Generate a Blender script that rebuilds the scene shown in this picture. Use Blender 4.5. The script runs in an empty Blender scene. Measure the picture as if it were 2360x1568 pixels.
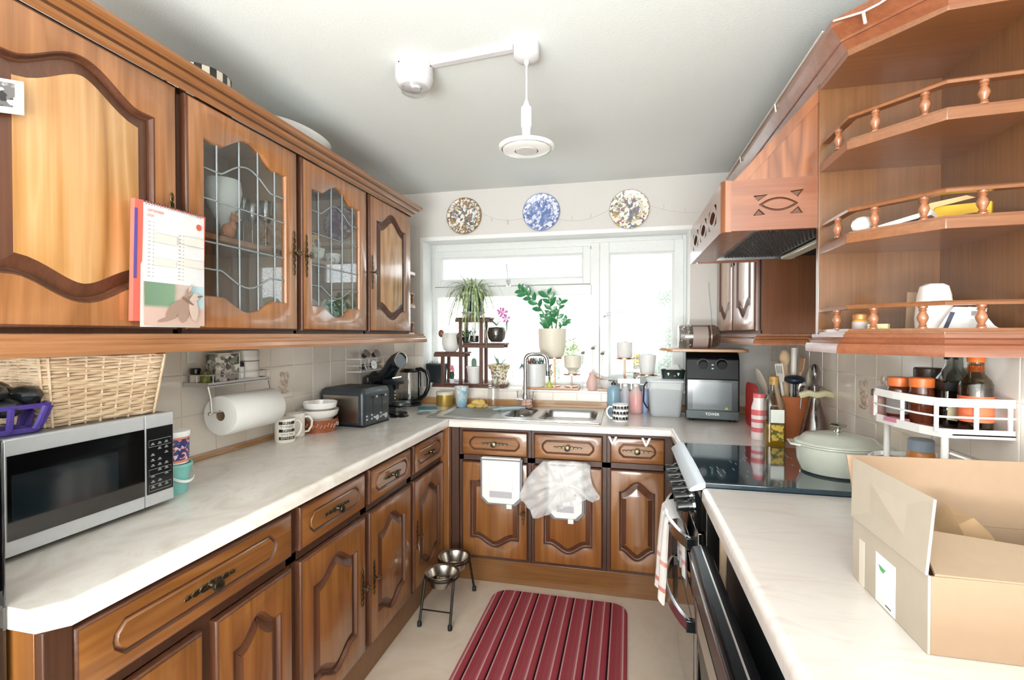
import bpy, bmesh, random
from math import *
from mathutils import Vector, Matrix
random.seed(7)
S = bpy.context.scene
C = S.collection
# ------------------------------------------------------------------ camera, sky, lights, exposure
cd = bpy.data.cameras.new('camera'); cam = bpy.data.objects.new('camera', cd); C.objects.link(cam)
cd.sensor_width = 36; cd.lens = 1125/2360*36; cd.clip_start = 0.02
cam.location = (0, 0, 1.386); cam.rotation_euler = (radians(90-0.695), 0, radians(12.92))
S.camera = cam
W = bpy.data.worlds.new('sky'); S.world = W; W.use_nodes = True
wn = W.node_tree.nodes; bg = wn['Background']
bg.inputs['Color'].default_value = (0.93, 0.97, 1.0, 1); bg.inputs['Strength'].default_value = 3.2
def area(name, loc, rot, sx, sy, power, col=(1, 1, 1), portal=False):
    l = bpy.data.lights.new(name, 'AREA'); l.shape = 'RECTANGLE'; l.size = sx; l.size_y = sy
    l.energy = power; l.color = col
    if portal: l.cycles.is_portal = True
    o = bpy.data.objects.new(name, l); C.objects.link(o); o.location = loc; o.rotation_euler = rot
    return o
area('window_portal', (-0.48, 3.45, 1.52), (radians(-90), 0, 0), 1.9, 1.1, 1, portal=True)
area('room_fill', (-0.4, -3.5, 1.35), (radians(90), 0, 0), 2.2, 2.0, 85, (0.94, 0.98, 1.0))  # added fill lamp behind the camera, standing in for the unseen room
area('ceiling_fill', (-0.3, -1.7, 0.7), (radians(170), 0, 0), 1.3, .9, 130, (0.93, 0.98, 1.0))  # added unseen fill lamp, aimed up to brighten the ceiling
S.view_settings.view_transform = 'Standard'; S.view_settings.look = 'None'
S.view_settings.gamma = 1; S.view_settings.use_curve_mapping = False
S.view_settings.exposure = 0.5
S.cycles.max_bounces = 10; S.cycles.diffuse_bounces = 6; S.cycles.transparent_max_bounces = 16
S.cycles.sample_clamp_indirect = 6; S.cycles.caustics_reflective = False; S.cycles.caustics_refractive = False
# ------------------------------------------------------------------ helpers: materials
def lin(h):
    h = h.lstrip('#'); v = [int(h[i:i+2], 16)/255 for i in (0, 2, 4)]
    return tuple((x/12.92 if x <= .04045 else ((x+.055)/1.055)**2.4) for x in v) + (1,)
MATS = {}
def newmat(name):
    m = bpy.data.materials.new(name); m.use_nodes = True
    return m, m.node_tree.nodes, m.node_tree.links, m.node_tree.nodes['Principled BSDF']
def pm(col, rough=.5, metal=0, coat=0, trans=0, ior=1.45, emit=None, bump=0, bscale=60, alpha=1, spec=.5):
    key = (col, rough, metal, coat, trans, ior, bump, bscale, alpha, spec)
    if key in MATS: return MATS[key]
    m, n, l, p = newmat('paint_%s' % col.strip('#')); c = lin(col)
    p.inputs['Base Color'].default_value = c; p.inputs['Roughness'].default_value = rough
    p.inputs['Metallic'].default_value = metal; p.inputs['Coat Weight'].default_value = coat
    p.inputs['Coat Roughness'].default_value = .08; p.inputs['Specular IOR Level'].default_value = spec
    p.inputs['Transmission Weight'].default_value = trans; p.inputs['IOR'].default_value = ior
    p.inputs['Alpha'].default_value = alpha
    t = n.new('ShaderNodeTexCoord'); nz = n.new('ShaderNodeTexNoise'); nz.inputs['Scale'].default_value = bscale
    nz.inputs['Detail'].default_value = 3; l.new(t.outputs['Object'], nz.inputs['Vector'])
    mx = n.new('ShaderNodeMix'); mx.data_type = 'RGBA'
    mx.inputs[6].default_value = tuple(x*.94 for x in c[:3])+(1,); mx.inputs[7].default_value = tuple(min(1, x*1.05) for x in c[:3])+(1,)
    l.new(nz.outputs['Fac'], mx.inputs[0]); l.new(mx.outputs[2], p.inputs['Base Color'])
    if bump:
        b = n.new('ShaderNodeBump'); b.inputs['Strength'].default_value = bump; b.inputs['Distance'].default_value = .004
        l.new(nz.outputs['Fac'], b.inputs['Height']); l.new(b.outputs['Normal'], p.inputs['Normal'])
    MATS[key] = m; return m
def ramp(n, stops):
    r = n.new('ShaderNodeValToRGB'); e = r.color_ramp.elements
    e[0].position, e[0].color = stops[0][0], lin(stops[0][1]); e[1].position, e[1].color = stops[-1][0], lin(stops[-1][1])
    for p, c in stops[1:-1]:
        x = e.new(p); x.color = lin(c)
    return r
def wood(name, cols, axis='z', rough=.33, coat=.8, scale=1.0, flame=.5, spec=.5):
    m, n, l, p = newmat(name)
    t = n.new('ShaderNodeTexCoord'); oi = n.new('ShaderNodeObjectInfo'); ad = n.new('ShaderNodeVectorMath'); ad.operation = 'MULTIPLY_ADD'
    l.new(oi.outputs['Random'], ad.inputs[0]); ad.inputs[1].default_value = (13, 7, 9); l.new(t.outputs['Object'], ad.inputs[2])
    mp = n.new('ShaderNodeMapping'); l.new(ad.outputs[0], mp.inputs['Vector'])
    s = {'x': (.7, 9, 9), 'y': (9, .7, 9), 'z': (9, 9, .7)}[axis]
    mp.inputs['Scale'].default_value = tuple(v*scale for v in s)
    nz = n.new('ShaderNodeTexNoise'); nz.inputs['Scale'].default_value = 1.3; nz.inputs['Detail'].default_value = 2
    nz.inputs['Distortion'].default_value = .6; l.new(mp.outputs[0], nz.inputs['Vector'])
    ml = n.new('ShaderNodeMath'); ml.operation = 'MULTIPLY'; ml.inputs[1].default_value = 9; l.new(nz.outputs['Fac'], ml.inputs[0])
    fr = n.new('ShaderNodeMath'); fr.operation = 'PINGPONG'; fr.inputs[1].default_value = 1; l.new(ml.outputs[0], fr.inputs[0])
    mp2 = n.new('ShaderNodeMapping'); l.new(ad.outputs[0], mp2.inputs['Vector'])
    mp2.inputs['Scale'].default_value = tuple(v*scale for v in {'x': (4, 160, 160), 'y': (160, 4, 160), 'z': (160, 160, 4)}[axis])
    n2 = n.new('ShaderNodeTexNoise'); n2.inputs['Scale'].default_value = 1; n2.inputs['Detail'].default_value = 3; l.new(mp2.outputs[0], n2.inputs['Vector'])
    mx = n.new('ShaderNodeMix'); mx.inputs[0].default_value = flame; l.new(n2.outputs['Fac'], mx.inputs[2]); l.new(fr.outputs[0], mx.inputs[3])
    r = ramp(n, [(.15, cols[0]), (.5, cols[1]), (.85, cols[2])]); l.new(mx.outputs[0], r.inputs[0]); l.new(r.outputs[0], p.inputs['Base Color'])
    b = n.new('ShaderNodeBump'); b.inputs['Strength'].default_value = .12; b.inputs['Distance'].default_value = .001
    l.new(n2.outputs['Fac'], b.inputs['Height']); l.new(b.outputs['Normal'], p.inputs['Normal'])
    p.inputs['Roughness'].default_value = rough; p.inputs['Coat Weight'].default_value = coat; p.inputs['Coat Roughness'].default_value = .14
    p.inputs['Specular IOR Level'].default_value = spec
    return m
def glassmat(name, col='#ffffff', tint=.96, gloss=.9, rough=.02, fres=1.0):
    """thin clear glass: straight-through light plus mirror reflection by angle"""
    m, n, l, p = newmat(name); n.remove(p); out = n['Material Output']
    tr = n.new('ShaderNodeBsdfTransparent'); c = lin(col); tr.inputs['Color'].default_value = tuple(x*tint for x in c[:3])+(1,)
    g = n.new('ShaderNodeBsdfGlossy'); g.inputs['Roughness'].default_value = rough; g.inputs['Color'].default_value = (gloss, gloss, gloss, 1)
    f = n.new('ShaderNodeLayerWeight'); f.inputs['Blend'].default_value = .5; pw = n.new('ShaderNodeMath'); pw.operation = 'POWER'; pw.inputs[1].default_value = 5; l.new(f.outputs['Facing'], pw.inputs[0])
    mu = n.new('ShaderNodeMath'); mu.operation = 'MULTIPLY_ADD'; mu.inputs[1].default_value = .85; mu.inputs[2].default_value = .04*fres; mu.use_clamp = True; l.new(pw.outputs[0], mu.inputs[0])
    mx = n.new('ShaderNodeMixShader'); l.new(mu.outputs[0], mx.inputs[0]); l.new(tr.outputs[0], mx.inputs[1]); l.new(g.outputs[0], mx.inputs[2])
    l.new(mx.outputs[0], out.inputs['Surface']); return m
def sheer(name, col, alpha, rough=.35):
    """thin milky plastic film"""
    m, n, l, p = newmat(name); p.inputs['Base Color'].default_value = lin(col); p.inputs['Roughness'].default_value = rough
    p.inputs['Alpha'].default_value = alpha; return m
def obscure(name):
    """patterned privacy glass: clear and milky patches"""
    m, n, l, p = newmat(name); n.remove(p); out = n['Material Output']
    t = n.new('ShaderNodeTexCoord'); nz = n.new('ShaderNodeTexNoise'); nz.inputs['Scale'].default_value = 90; nz.inputs['Detail'].default_value = 3
    l.new(t.outputs['Object'], nz.inputs['Vector'])
    r = ramp(n, [(.35, '#606060'), (.65, '#e0e0e0')]); l.new(nz.outputs['Fac'], r.inputs[0])
    tr = n.new('ShaderNodeBsdfTransparent'); tr.inputs['Color'].default_value = (.97, .99, .99, 1)
    tl = n.new('ShaderNodeBsdfTranslucent'); tl.inputs['Color'].default_value = (.95, .97, .97, 1)
    mx = n.new('ShaderNodeMixShader'); ml = n.new('ShaderNodeMath'); ml.operation = 'MULTIPLY'; ml.inputs[1].default_value = .38
    l.new(r.outputs[0], ml.inputs[0]); l.new(ml.outputs[0], mx.inputs[0]); l.new(tr.outputs[0], mx.inputs[1]); l.new(tl.outputs[0], mx.inputs[2])
    g = n.new('ShaderNodeBsdfGlossy'); g.inputs['Roughness'].default_value = .15
    b = n.new('ShaderNodeBump'); b.inputs['Strength'].default_value = .3; l.new(nz.outputs['Fac'], b.inputs['Height']); l.new(b.outputs[0], g.inputs['Normal'])
    m2 = n.new('ShaderNodeMixShader'); m2.inputs[0].default_value = .05; l.new(mx.outputs[0], m2.inputs[1]); l.new(g.outputs[0], m2.inputs[2])
    l.new(m2.outputs[0], out.inputs['Surface']); return m
def marble(name, cols, rough=.32, scale=(9, 5, 9), rotz=0):
    m, n, l, p = newmat(name); t = n.new('ShaderNodeTexCoord'); mp = n.new('ShaderNodeMapping'); mp.inputs['Scale'].default_value = scale
    mp.inputs['Rotation'].default_value = (0, 0, rotz); l.new(t.outputs['Object'], mp.inputs[0])
    nz = n.new('ShaderNodeTexNoise'); nz.inputs['Scale'].default_value = 1.1; nz.inputs['Detail'].default_value = 6; nz.inputs['Roughness'].default_value = .62
    nz.inputs['Distortion'].default_value = 1.4; l.new(mp.outputs[0], nz.inputs['Vector'])
    r = ramp(n, [(.3, cols[0]), (.48, cols[1]), (.56, cols[2]), (.7, cols[3])]); l.new(nz.outputs['Fac'], r.inputs[0]); l.new(r.outputs[0], p.inputs['Base Color'])
    p.inputs['Roughness'].default_value = rough; p.inputs['Coat Weight'].default_value = .6; p.inputs['Coat Roughness'].default_value = .2; return m
def spotty(name, base, cols, scale=40, rough=.3, thresh=.45, coat=.4, vor=True):
    """glazed or printed ground with coloured sprigs"""
    m, n, l, p = newmat(name); t = n.new('ShaderNodeTexCoord'); v = n.new('ShaderNodeTexVoronoi'); v.inputs['Scale'].default_value = scale
    nz = n.new('ShaderNodeTexNoise'); nz.inputs['Scale'].default_value = scale*.9; nz.inputs['Detail'].default_value = 2
    l.new(t.outputs['Object'], v.inputs['Vector']); l.new(t.outputs['Object'], nz.inputs['Vector'])
    st = [(i/len(cols), c) for i, c in enumerate(cols)]
    if len(st) == 1: st.append((1, cols[0]))
    r = ramp(n, st); r.color_ramp.interpolation = 'CONSTANT'
    sp = n.new('ShaderNodeSeparateColor'); l.new(v.outputs['Color'], sp.inputs[0]); l.new(sp.outputs[0], r.inputs[0])
    gt = n.new('ShaderNodeMath'); gt.operation = 'GREATER_THAN'; gt.inputs[1].default_value = thresh; l.new(nz.outputs['Fac'], gt.inputs[0])
    mx = n.new('ShaderNodeMix'); mx.data_type = 'RGBA'; mx.inputs[6].default_value = lin(base); l.new(gt.outputs[0], mx.inputs[0]); l.new(r.outputs[0], mx.inputs[7])
    l.new(mx.outputs[2], p.inputs['Base Color']); p.inputs['Roughness'].default_value = rough; p.inputs['Coat Weight'].default_value = coat; return m
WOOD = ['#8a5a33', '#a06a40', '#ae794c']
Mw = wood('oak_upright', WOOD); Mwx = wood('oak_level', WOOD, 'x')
Mpanel = wood('oak_panel', ['#9a6a38', '#bd8a52', '#d0a472'], scale=.7, flame=.6)
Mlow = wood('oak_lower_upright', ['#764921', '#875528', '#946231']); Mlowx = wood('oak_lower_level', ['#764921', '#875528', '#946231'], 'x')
Mdark = wood('oak_dark_stain', ['#4a2a1a', '#5a3522', '#69412a'], rough=.4, flame=.2, coat=.25)
Mdarkx = wood('oak_dark_stain_level', ['#4a2a1a', '#5a3522', '#69412a'], 'x', rough=.4, flame=.2, coat=.25)
Mframe = wood('oak_face_frame', ['#3c2216', '#482b1c', '#553524'], rough=.45, flame=.2, coat=.15)
Mmould = wood('oak_moulding', ['#93603a', '#a5714a', '#b5835a'], 'x', flame=.2)
Mred = wood('oak_reddish', ['#6f4129', '#875234', '#97603f'], flame=.6, scale=.8); Mredx = wood('oak_reddish_level', ['#744129', '#834c30', '#8e5739'], 'x', flame=.3)
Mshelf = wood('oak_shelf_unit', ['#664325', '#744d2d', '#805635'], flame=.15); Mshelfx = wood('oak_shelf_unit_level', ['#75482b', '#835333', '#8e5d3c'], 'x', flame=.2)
Mturn = wood('oak_turned', ['#8a5638', '#9b6444', '#a87050'], flame=.2)
Mplinth = wood('oak_plinth', ['#6c4526', '#795029', '#865b33'], 'x', flame=.2, coat=.15)
Mcab_in = pm('#a3866b', .6); Mtop = marble('cream_marble_laminate', ['#c9bfb2', '#d7d0c8', '#ddd7d0', '#d0c7bd'], scale=(6, 4, 6))
Mtop2 = marble('pink_marble_laminate', ['#d6c8c1', '#ddd5cf', '#dfd7d2', '#d4c8c2'], scale=(3, 14, 9), rotz=.5)
Mwall = pm('#d6d3cf', .85, bump=.08, bscale=300); Mceil = pm('#e6eceb', .9, bump=.15, bscale=180)
Mtile = pm('#f0e8dd', .15, coat=.5, spec=.5, bscale=9, bump=.05); Mgrout = pm('#e0d6ca', .9)
Mupvc = pm('#dcdfde', .35, coat=.2); Mwhite = pm('#efefed', .35, coat=.2); Mchrome = pm('#d6d8da', .12, 1)
Msteel = pm('#c2c2c0', .3, 1); Mbrass = pm('#5d5038', .35, 1); Mblack = pm('#101214', .25, coat=.5); Mblackm = pm('#17191b', .5)
Mgloss = pm('#07090b', .05, coat=1, spec=.8); Mglass = glassmat('clear_glass'); Mwin = obscure('privacy_glass')
Mfloor = marble('cream_vinyl', ['#cfbba6', '#d6c4b1', '#dac9b8', '#d2bfad'], rough=.45, scale=(3, 3, 3))
Mcard = pm('#9d836b', .85, bump=.1, bscale=40); Mcard2 = pm('#b9ad9d', .8, bump=.08, bscale=30)
Mpink = pm('#d98c86', .5); Mterra = pm('#b5673c', .7); Mpaper = pm('#f2f1ee', .8)
# ------------------------------------------------------------------ helpers: geometry
class B:
    def __init__(s): s.b = bmesh.new(); s.mi = 0
    def face(s, vs):
        try:
            f = s.b.faces.new(vs); f.material_index = s.mi; return f
        except ValueError: return None
    def box(s, x0, x1, y0, y1, z0, z1):
        v = [s.b.verts.new((x, y, z)) for x in (x0, x1) for y in (y0, y1) for z in (z0, z1)]
        for q in ((0, 1, 3, 2), (4, 6, 7, 5), (0, 4, 5, 1), (2, 3, 7, 6), (0, 2, 6, 4), (1, 5, 7, 3)): s.face([v[i] for i in q])
        return s
    def rings(s, rs, cap0=True, cap1=True, closed=True, loop=False):
        rows = [[s.b.verts.new(p) for p in r] for r in rs]; n = len(rows[0])
        pairs = list(zip(rows, rows[1:])) + ([(rows[-1], rows[0])] if loop else [])
        for a, b in pairs:
            for i in range(n if closed else n-1):
                j = (i+1) % n; s.face([a[i], a[j], b[j], b[i]])
        if cap0 and not loop: s.face(rows[0])
        if cap1 and not loop: s.face(rows[-1][::-1])
        return s
    def lathe(s, prof, c=(0, 0, 0), n=20, sx=1, sy=1, a0=0, cap=True):
        rs = [[(c[0]+max(r, 1e-4)*cos(a0+2*pi*i/n)*sx, c[1]+max(r, 1e-4)*sin(a0+2*pi*i/n)*sy, c[2]+z) for i in range(n)] for r, z in prof]
        return s.rings(rs, cap, cap)
    def tube(s, pts, r, n=8, closed=False, r1=None):
        P = [Vector(p) for p in pts]; m = len(P); rs = []; up = None
        for i, p in enumerate(P):
            if closed: t = P[(i+1) % m]-P[i-1]
            else: t = P[min(i+1, m-1)]-P[max(i-1, 0)]
            if t.length < 1e-9: t = Vector((0, 0, 1))
            t.normalize()
            if up is None:
                up = Vector((0, 0, 1)) if abs(t.z) < .9 else Vector((1, 0, 0))
            u = (up-t*up.dot(t)); u.normalize(); up = u; w = t.cross(u)
            rr = r if r1 is None else r+(r1-r)*i/(m-1)
            rs.append([p+(u*cos(2*pi*k/n)+w*sin(2*pi*k/n))*rr for k in range(n)])
        return s.rings(rs, loop=closed)
    def cyl(s, p0, p1, r, r1=None, n=16): return s.tube([p0, p1], r, n, r1=r1)
    def prism(s, poly, ax, a0, a1):
        f = {'x': lambda p, a: (a, p[0], p[1]), 'y': lambda p, a: (p[0], a, p[1]), 'z': lambda p, a: (p[0], p[1], a)}[ax]
        return s.rings([[f(p, a0) for p in poly], [f(p, a1) for p in poly]])
    def ball(s, c, rx, ry=None, rz=None, n=14, m=8):
        ry = ry or rx; rz = rz or rx
        rs = [[(c[0]+rx*cos(2*pi*i/n)*cos(t), c[1]+ry*sin(2*pi*i/n)*cos(t), c[2]+rz*sin(t)) for i in range(n)] for t in [(-pi/2+.02)+(pi-.04)*k/m for k in range(m+1)]]
        return s.rings(rs)
    def sweep(s, prof, path, closed=False):
        """profile of (out, z) swept along a level path of (x, y); out is to the left of travel, corners mitred"""
        P = [Vector(p) for p in path]; m = len(P); rs = []
        for i, p in enumerate(P):
            a = (P[i]-P[i-1]).normalized() if (i or closed) else None; b = (P[(i+1) % m]-P[i]).normalized() if (i < m-1 or closed) else None
            a = a or b; b = b or a
            na = Vector((-a.y, a.x)); nb = Vector((-b.y, b.x)); d = (na+nb); d /= max(.2, (1+na.dot(nb)))
            rs.append([(p.x+d.x*o, p.y+d.y*o, z) for o, z in prof])
        return s.rings(rs, loop=closed)
    def loopfill(s, loops):
        es = []
        for vs in loops:
            for i in range(len(vs)):
                a, b = vs[i], vs[(i+1) % len(vs)]; e = s.b.edges.get((a, b)) or s.b.edges.new((a, b)); es.append(e)
        r = bmesh.ops.triangle_fill(s.b, edges=es, use_beauty=True)
        for g in r['geom']:
            if isinstance(g, bmesh.types.BMFace): g.material_index = s.mi
    def xf(s, M, start=0):
        s.b.verts.ensure_lookup_table()
        for v in s.b.verts[start:]: v.co = M @ v.co
        return s
    def n(s): return len(s.b.verts)
def obj(name, b, mats, parent=None, bevel=0, seg=2, smooth=40, loc=None, rot=None, norm=True):
    bm = b.b
    if norm: bmesh.ops.recalc_face_normals(bm, faces=bm.faces)
    if bevel:
        es = [e for e in bm.edges if len(e.link_faces) == 2 and e.calc_face_angle(0) > .6]
        new = set(bmesh.ops.bevel(bm, geom=es, offset=bevel, segments=seg, affect='EDGES', profile=.5, clamp_overlap=True)['faces'])
        bm.faces.index_update(); flat = [f.index for f in bm.faces if f not in new and f.calc_area() > (6*bevel)**2]
    else: flat = []
    me = bpy.data.meshes.new(name); bm.to_mesh(me); bm.free()
    for m in (mats if isinstance(mats, (list, tuple)) else [mats]): me.materials.append(m)
    if smooth:
        for p in me.polygons: p.use_smooth = True
        me.set_sharp_from_angle(angle=radians(smooth))
        for i in flat: me.polygons[i].use_smooth = False
    return link(name, me, parent, loc, rot)
def link(name, me, parent=None, loc=None, rot=None):
    o = bpy.data.objects.new(name, me); C.objects.link(o)
    if parent: o.parent = parent
    if loc: o.location = loc
    if rot: o.rotation_euler = rot
    return o
def tag(o, label, cat, group=None):
    o['label'] = label; o['category'] = cat
    if group: o['group'] = group
    return o
def thing(name, label, cat, loc=(0, 0, 0), rz=0, group=None, rot=None):
    o = bpy.data.objects.new(name, None); C.objects.link(o); o.empty_display_size = .05
    o.location = loc; o.rotation_euler = rot or (0, 0, rz); return tag(o, label, cat, group)
def dup(root, loc, rz=None, label=None, group=None):
    r = root.copy(); C.objects.link(r); r.location = loc
    if rz is not None: r.rotation_euler = (0, 0, rz)
    if label: r['label'] = label
    if group: r['group'] = group
    for ch in list(root.children):
        c = ch.copy(); C.objects.link(c); c.parent = r
        for g in list(ch.children):
            d = g.copy(); C.objects.link(d); d.parent = c
    return r
def struct(name, b, m, parent=None, **k):
    o = obj(name, b, m, parent, **k)
    if not parent: o['kind'] = 'structure'
    return o
def text(name, st, size, mat, parent, loc=None, rot=None, ext=.0004, align='CENTER', bend=None):
    """flat lettering as a mesh; bend=(radius, angle, z) wraps it round an upright cylinder"""
    cu = bpy.data.curves.new(name, 'FONT'); cu.body = st; cu.size = size; cu.extrude = ext; cu.align_x = align; cu.align_y = 'CENTER'
    o = bpy.data.objects.new(name, cu); C.objects.link(o); dg = bpy.context.evaluated_depsgraph_get()
    me = bpy.data.meshes.new_from_object(o.evaluated_get(dg)); bpy.data.objects.remove(o); me.name = name; me.materials.clear(); me.materials.append(mat)
    if bend:
        r, a0, z = bend
        for v in me.vertices:
            a = a0+v.co.x/r; q = r+v.co.z; v.co = (q*cos(a), q*sin(a), z+v.co.y)
    return link(name, me, parent, loc, rot)
def arc(cx, cy, r, a0, a1, n): return [(cx+r*cos(a0+(a1-a0)*i/n), cy+r*sin(a0+(a1-a0)*i/n)) for i in range(n+1)]
def rrect(x0, x1, y0, y1, r, n=5):
    return arc(x1-r, y0+r, r, -pi/2, 0, n)+arc(x1-r, y1-r, r, 0, pi/2, n)+arc(x0+r, y1-r, r, pi/2, pi, n)+arc(x0+r, y0+r, r, pi, 1.5*pi, n)
def offset(P, d):
    """move a counter-clockwise outline inward by d"""
    n = len(P); out = []
    for i in range(n):
        a = Vector(P[i])-Vector(P[i-1]); b = Vector(P[(i+1) % n])-Vector(P[i]); a.normalize(); b.normalize()
        na = Vector((-a.y, a.x)); nb = Vector((-b.y, b.x)); k = na+nb; k /= max(.35, 1+na.dot(nb)); out.append((P[i][0]+k.x*d, P[i][1]+k.y*d))
    return out
# ------------------------------------------------------------------ room shell
XL, XR, YF, YB, ZC = -1.585, .845, 3.165, -3.6, 2.36
struct('floor', B().box(XL-.1, XR+.1, YB-.1, YF+.1, -.1, 0), Mfloor)
struct('ceiling', B().box(XL-.1, XR+.1, YB-.1, YF+.35, ZC, ZC+.1), Mceil)
wl = struct('wall_left', B().box(XL-.1, XL, YB-.1, YF+.3, 0, ZC), Mwall)
wr = struct('wall_right', B().box(XR, XR+.1, YB-.1, YF+.3, 0, ZC), Mwall)
struct('wall_back', B().box(XL, XR, YB-.1, YB, 0, ZC), Mwall)
WX0, WX1, WZ0, WZ1 = -1.361, .394, 1.02, 2.032
b = B()
b.box(XL, WX0, YF, YF+.25, 0, ZC).box(WX1, XR, YF, YF+.25, 0, ZC).box(WX0, WX1, YF, YF+.25, 0, WZ0).box(WX0, WX1, YF, YF+.25, WZ1, ZC)
wf = struct('wall_far', b, Mwall)
TS, TG, TT = .155, .0026, .0042
def tilerow(parent, axis, wallpos, a0, a1, zs, sgn, mesh_cache={}):
    for z0, z1 in zs:
        a = a0
        while a < a1-.02:
            w = min(TS, a1-a); h = z1-z0; key = (axis, round(w, 4), round(h, 4), sgn)
            if key not in mesh_cache:
                t = B(); g = TG/2
                if axis == 'y': t.box(min(0, sgn*TT), max(0, sgn*TT), g, w-g, g, h-g)
                else: t.box(g, w-g, min(0, sgn*TT), max(0, sgn*TT), g, h-g)
                o = obj('tile', t, Mtile, parent, bevel=.0022, seg=2); mesh_cache[key] = o.data
            else: o = link('tile', mesh_cache[key], parent)
            o.location = (wallpos, a, z0) if axis == 'y' else (a, wallpos, z0)
            a += TS
b = B().box(XL, XL+.003, .3, YF, .91, 1.40); struct('tile_grout', b, Mgrout, wl)
b = B().box(XR-.003, XR, .3, YF, .91, 1.40); struct('tile_grout', b, Mgrout, wr)
tilerow(wl, 'y', XL+.001, .54, YF-.005, [(.925, 1.08), (1.08, 1.235), (1.235, 1.39)], 1)
tilerow(wr, 'y', XR-.001, .97-.155*3, YF-.005, [(.925, 1.08), (1.08, 1.235), (1.235, 1.39)], -1)
struct('tile_grout', B().box(XL, XR, YF-.003, YF, .91, 1.02), Mgrout, wf)
tilerow(wf, 'x', YF-.001, WX0-.02, XR-.005, [(.952, 1.018)], -1)
tilerow(wf, 'x', YF-.001, XL+.005, WX0-.0, [(.925, 1.08), (1.08, 1.235), (1.235, 1.39)], -1)
# picture tiles: raised fruit sprig on the left wall, chef figure on the right wall
Mrel = spotty('tile_transfer', '#e6d8cc', ['#d9b8a8', '#c9b0a0', '#b9b4a0'], 60, .2, .5)
def deco(parent, y, z, x, s):
    b = B()
    for dy, dz, r1, r2 in ((0, 0, .03, .04), (.02, .03, .018, .02), (-.02, -.025, .02, .018), (.005, -.045, .03, .008), (-.012, .04, .014, .012)):
        b.ball((x, y+dy, z+dz), .003, r1, r2, 10, 5)
    obj('tile_picture', b, Mrel, parent)
deco(wl, 2.02, 1.155, XL+.007, 1); deco(wr, 1.985, 1.17, XR-.007, -1); deco(wr, 1.83, 1.2, XR-.007, -1)
# window
win = thing('window_1', '', '', (0, 0, 0)); del win['label']; del win['category']; win['kind'] = 'structure'
FY0, FY1 = 3.33, 3.40
def frame(name, x0, x1, z0, z1, bx, bz0, bz1, y0, y1, par, mat=Mupvc):
    b = B(); o = rrect(x0, x1, z0, z1, .0005, 1); i = [(x0+bx, z0+bz0), (x1-bx, z0+bz0), (x1-bx, z1-bz1), (x0+bx, z1-bz1)]
    for p, q in ((x0, x0+bx), (x1-bx, x1)): b.box(p, q, y0, y1, z0, z1)
    b.box(x0+bx, x1-bx, y0, y1, z0, z0+bz0).box(x0+bx, x1-bx, y0, y1, z1-bz1, z1)
    k = .012; y2 = y0+.018      # sloped glazing bead
    b.rings([[(x, y0+.006, z) for x, z in i], [(x, y2, z) for x, z in offset(i, k)], [(x, y2+.02, z) for x, z in offset(i, k)], [(x, y2+.02, z) for x, z in i]], loop=True)
    return obj(name, b, mat, par, bevel=.002, seg=1)
frame('window_frame', WX0, WX1, WZ0, WZ1, .027, .03, .054, FY0, FY1, win)
b = B().box(-.216, -.161, FY0-.004, FY1, 1.05, 2.0).box(WX0+.018, -.216, FY0-.004, FY1, 1.652, 1.722); obj('window_mullion', b, Mupvc, win, bevel=.003)
vent = frame('window_sash', -1.335, -.22, 1.725, 1.978, .05, .042, .046, FY0-.016, FY1-.01, win)
case = frame('window_sash', -.158, .374, 1.052, 2.0, .06, .055, .075, FY0-.016, FY1-.01, win)
obj('window_pane', B().box(-1.285, -.27, 3.365, 3.369, 1.767, 1.932), Mwin, vent)
obj('window_pane', B().box(-.098, .314, 3.365, 3.369, 1.107, 1.925), Mwin, case)
obj('window_pane', B().box(-1.343, -.216, 3.375, 3.379, 1.05, 1.652), Mwin, win)
b = B().box(-.80, -.765, FY0-.026, FY0-.014, 1.715, 1.735).tube([(-.782, FY0-.03, 1.725), (-.785, FY0-.05, 1.75), (-.775, FY0-.055, 1.775), (-.79, FY0-.05, 1.868)], .0075, 8); b.cyl((-.782, FY0-.014, 1.74), (-.782, FY0-.05, 1.745), .011)
obj('window_handle', b, pm('#cfcfcd', .35, .6), vent)
b = B().box(-.138, -.12, FY0-.028, FY0-.014, 1.46, 1.53).tube([(-.129, FY0-.03, 1.50), (-.12, FY0-.06, 1.512), (-.02, FY0-.06, 1.535)], .007, 8)
obj('window_handle', b, pm('#cfcfcd', .35, .6), case)
b = B().box(WX0-.003, WX1+.003, YF-.012, FY0+.01, 1.006, 1.022); struct('trim_1', b, pm('#e9e2da', .3, coat=.4), bevel=.003)
Mrev = pm('#eceeed', .5)
for q in ((WX0, WX0+.004, YF+.0, FY0, WZ0, WZ1), (WX1-.004, WX1, YF+.0, FY0, WZ0, WZ1), (WX0+.004, WX1-.004, YF+.0, FY0, WZ1-.004, WZ1)): struct('reveal', B().box(*q), Mrev, win)
b = B().box(WX0-.018, WX1+.012, YF-.002, YF+.001, WZ1-.004, WZ1+.022).box(WX0-.018, WX0, YF-.002, YF+.001, 1.39, WZ1-.004); struct('reveal_edge', b, Mrev, win)
# outside: neighbour's brick wall, hedge bank, paving
struct('ground_outside', B().box(-9, 9, 3.45, 14, -.3, -.1), pm('#d5d2cc', .9))
b = B().box(-7, -2.05, 5.2, 5.4, -.1, 3.2); struct('wall_outside', b, pm('#c9907a', .9))
b = B()
for i in range(150):
    x = random.uniform(-.75, 3.2); b.ball((x, random.uniform(5.4, 6.4), random.uniform(-.1, min(1.75, 1.15+.9*max(0, x+.3)))), random.uniform(.16, .34), n=7, m=5)
o = obj('garden_hedge', b, pm('#4a6040', .9, bump=.5, bscale=30)); o['kind'] = 'stuff'; tag(o, 'pale green garden hedge blurred beyond the frosted casement', 'hedge')
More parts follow.
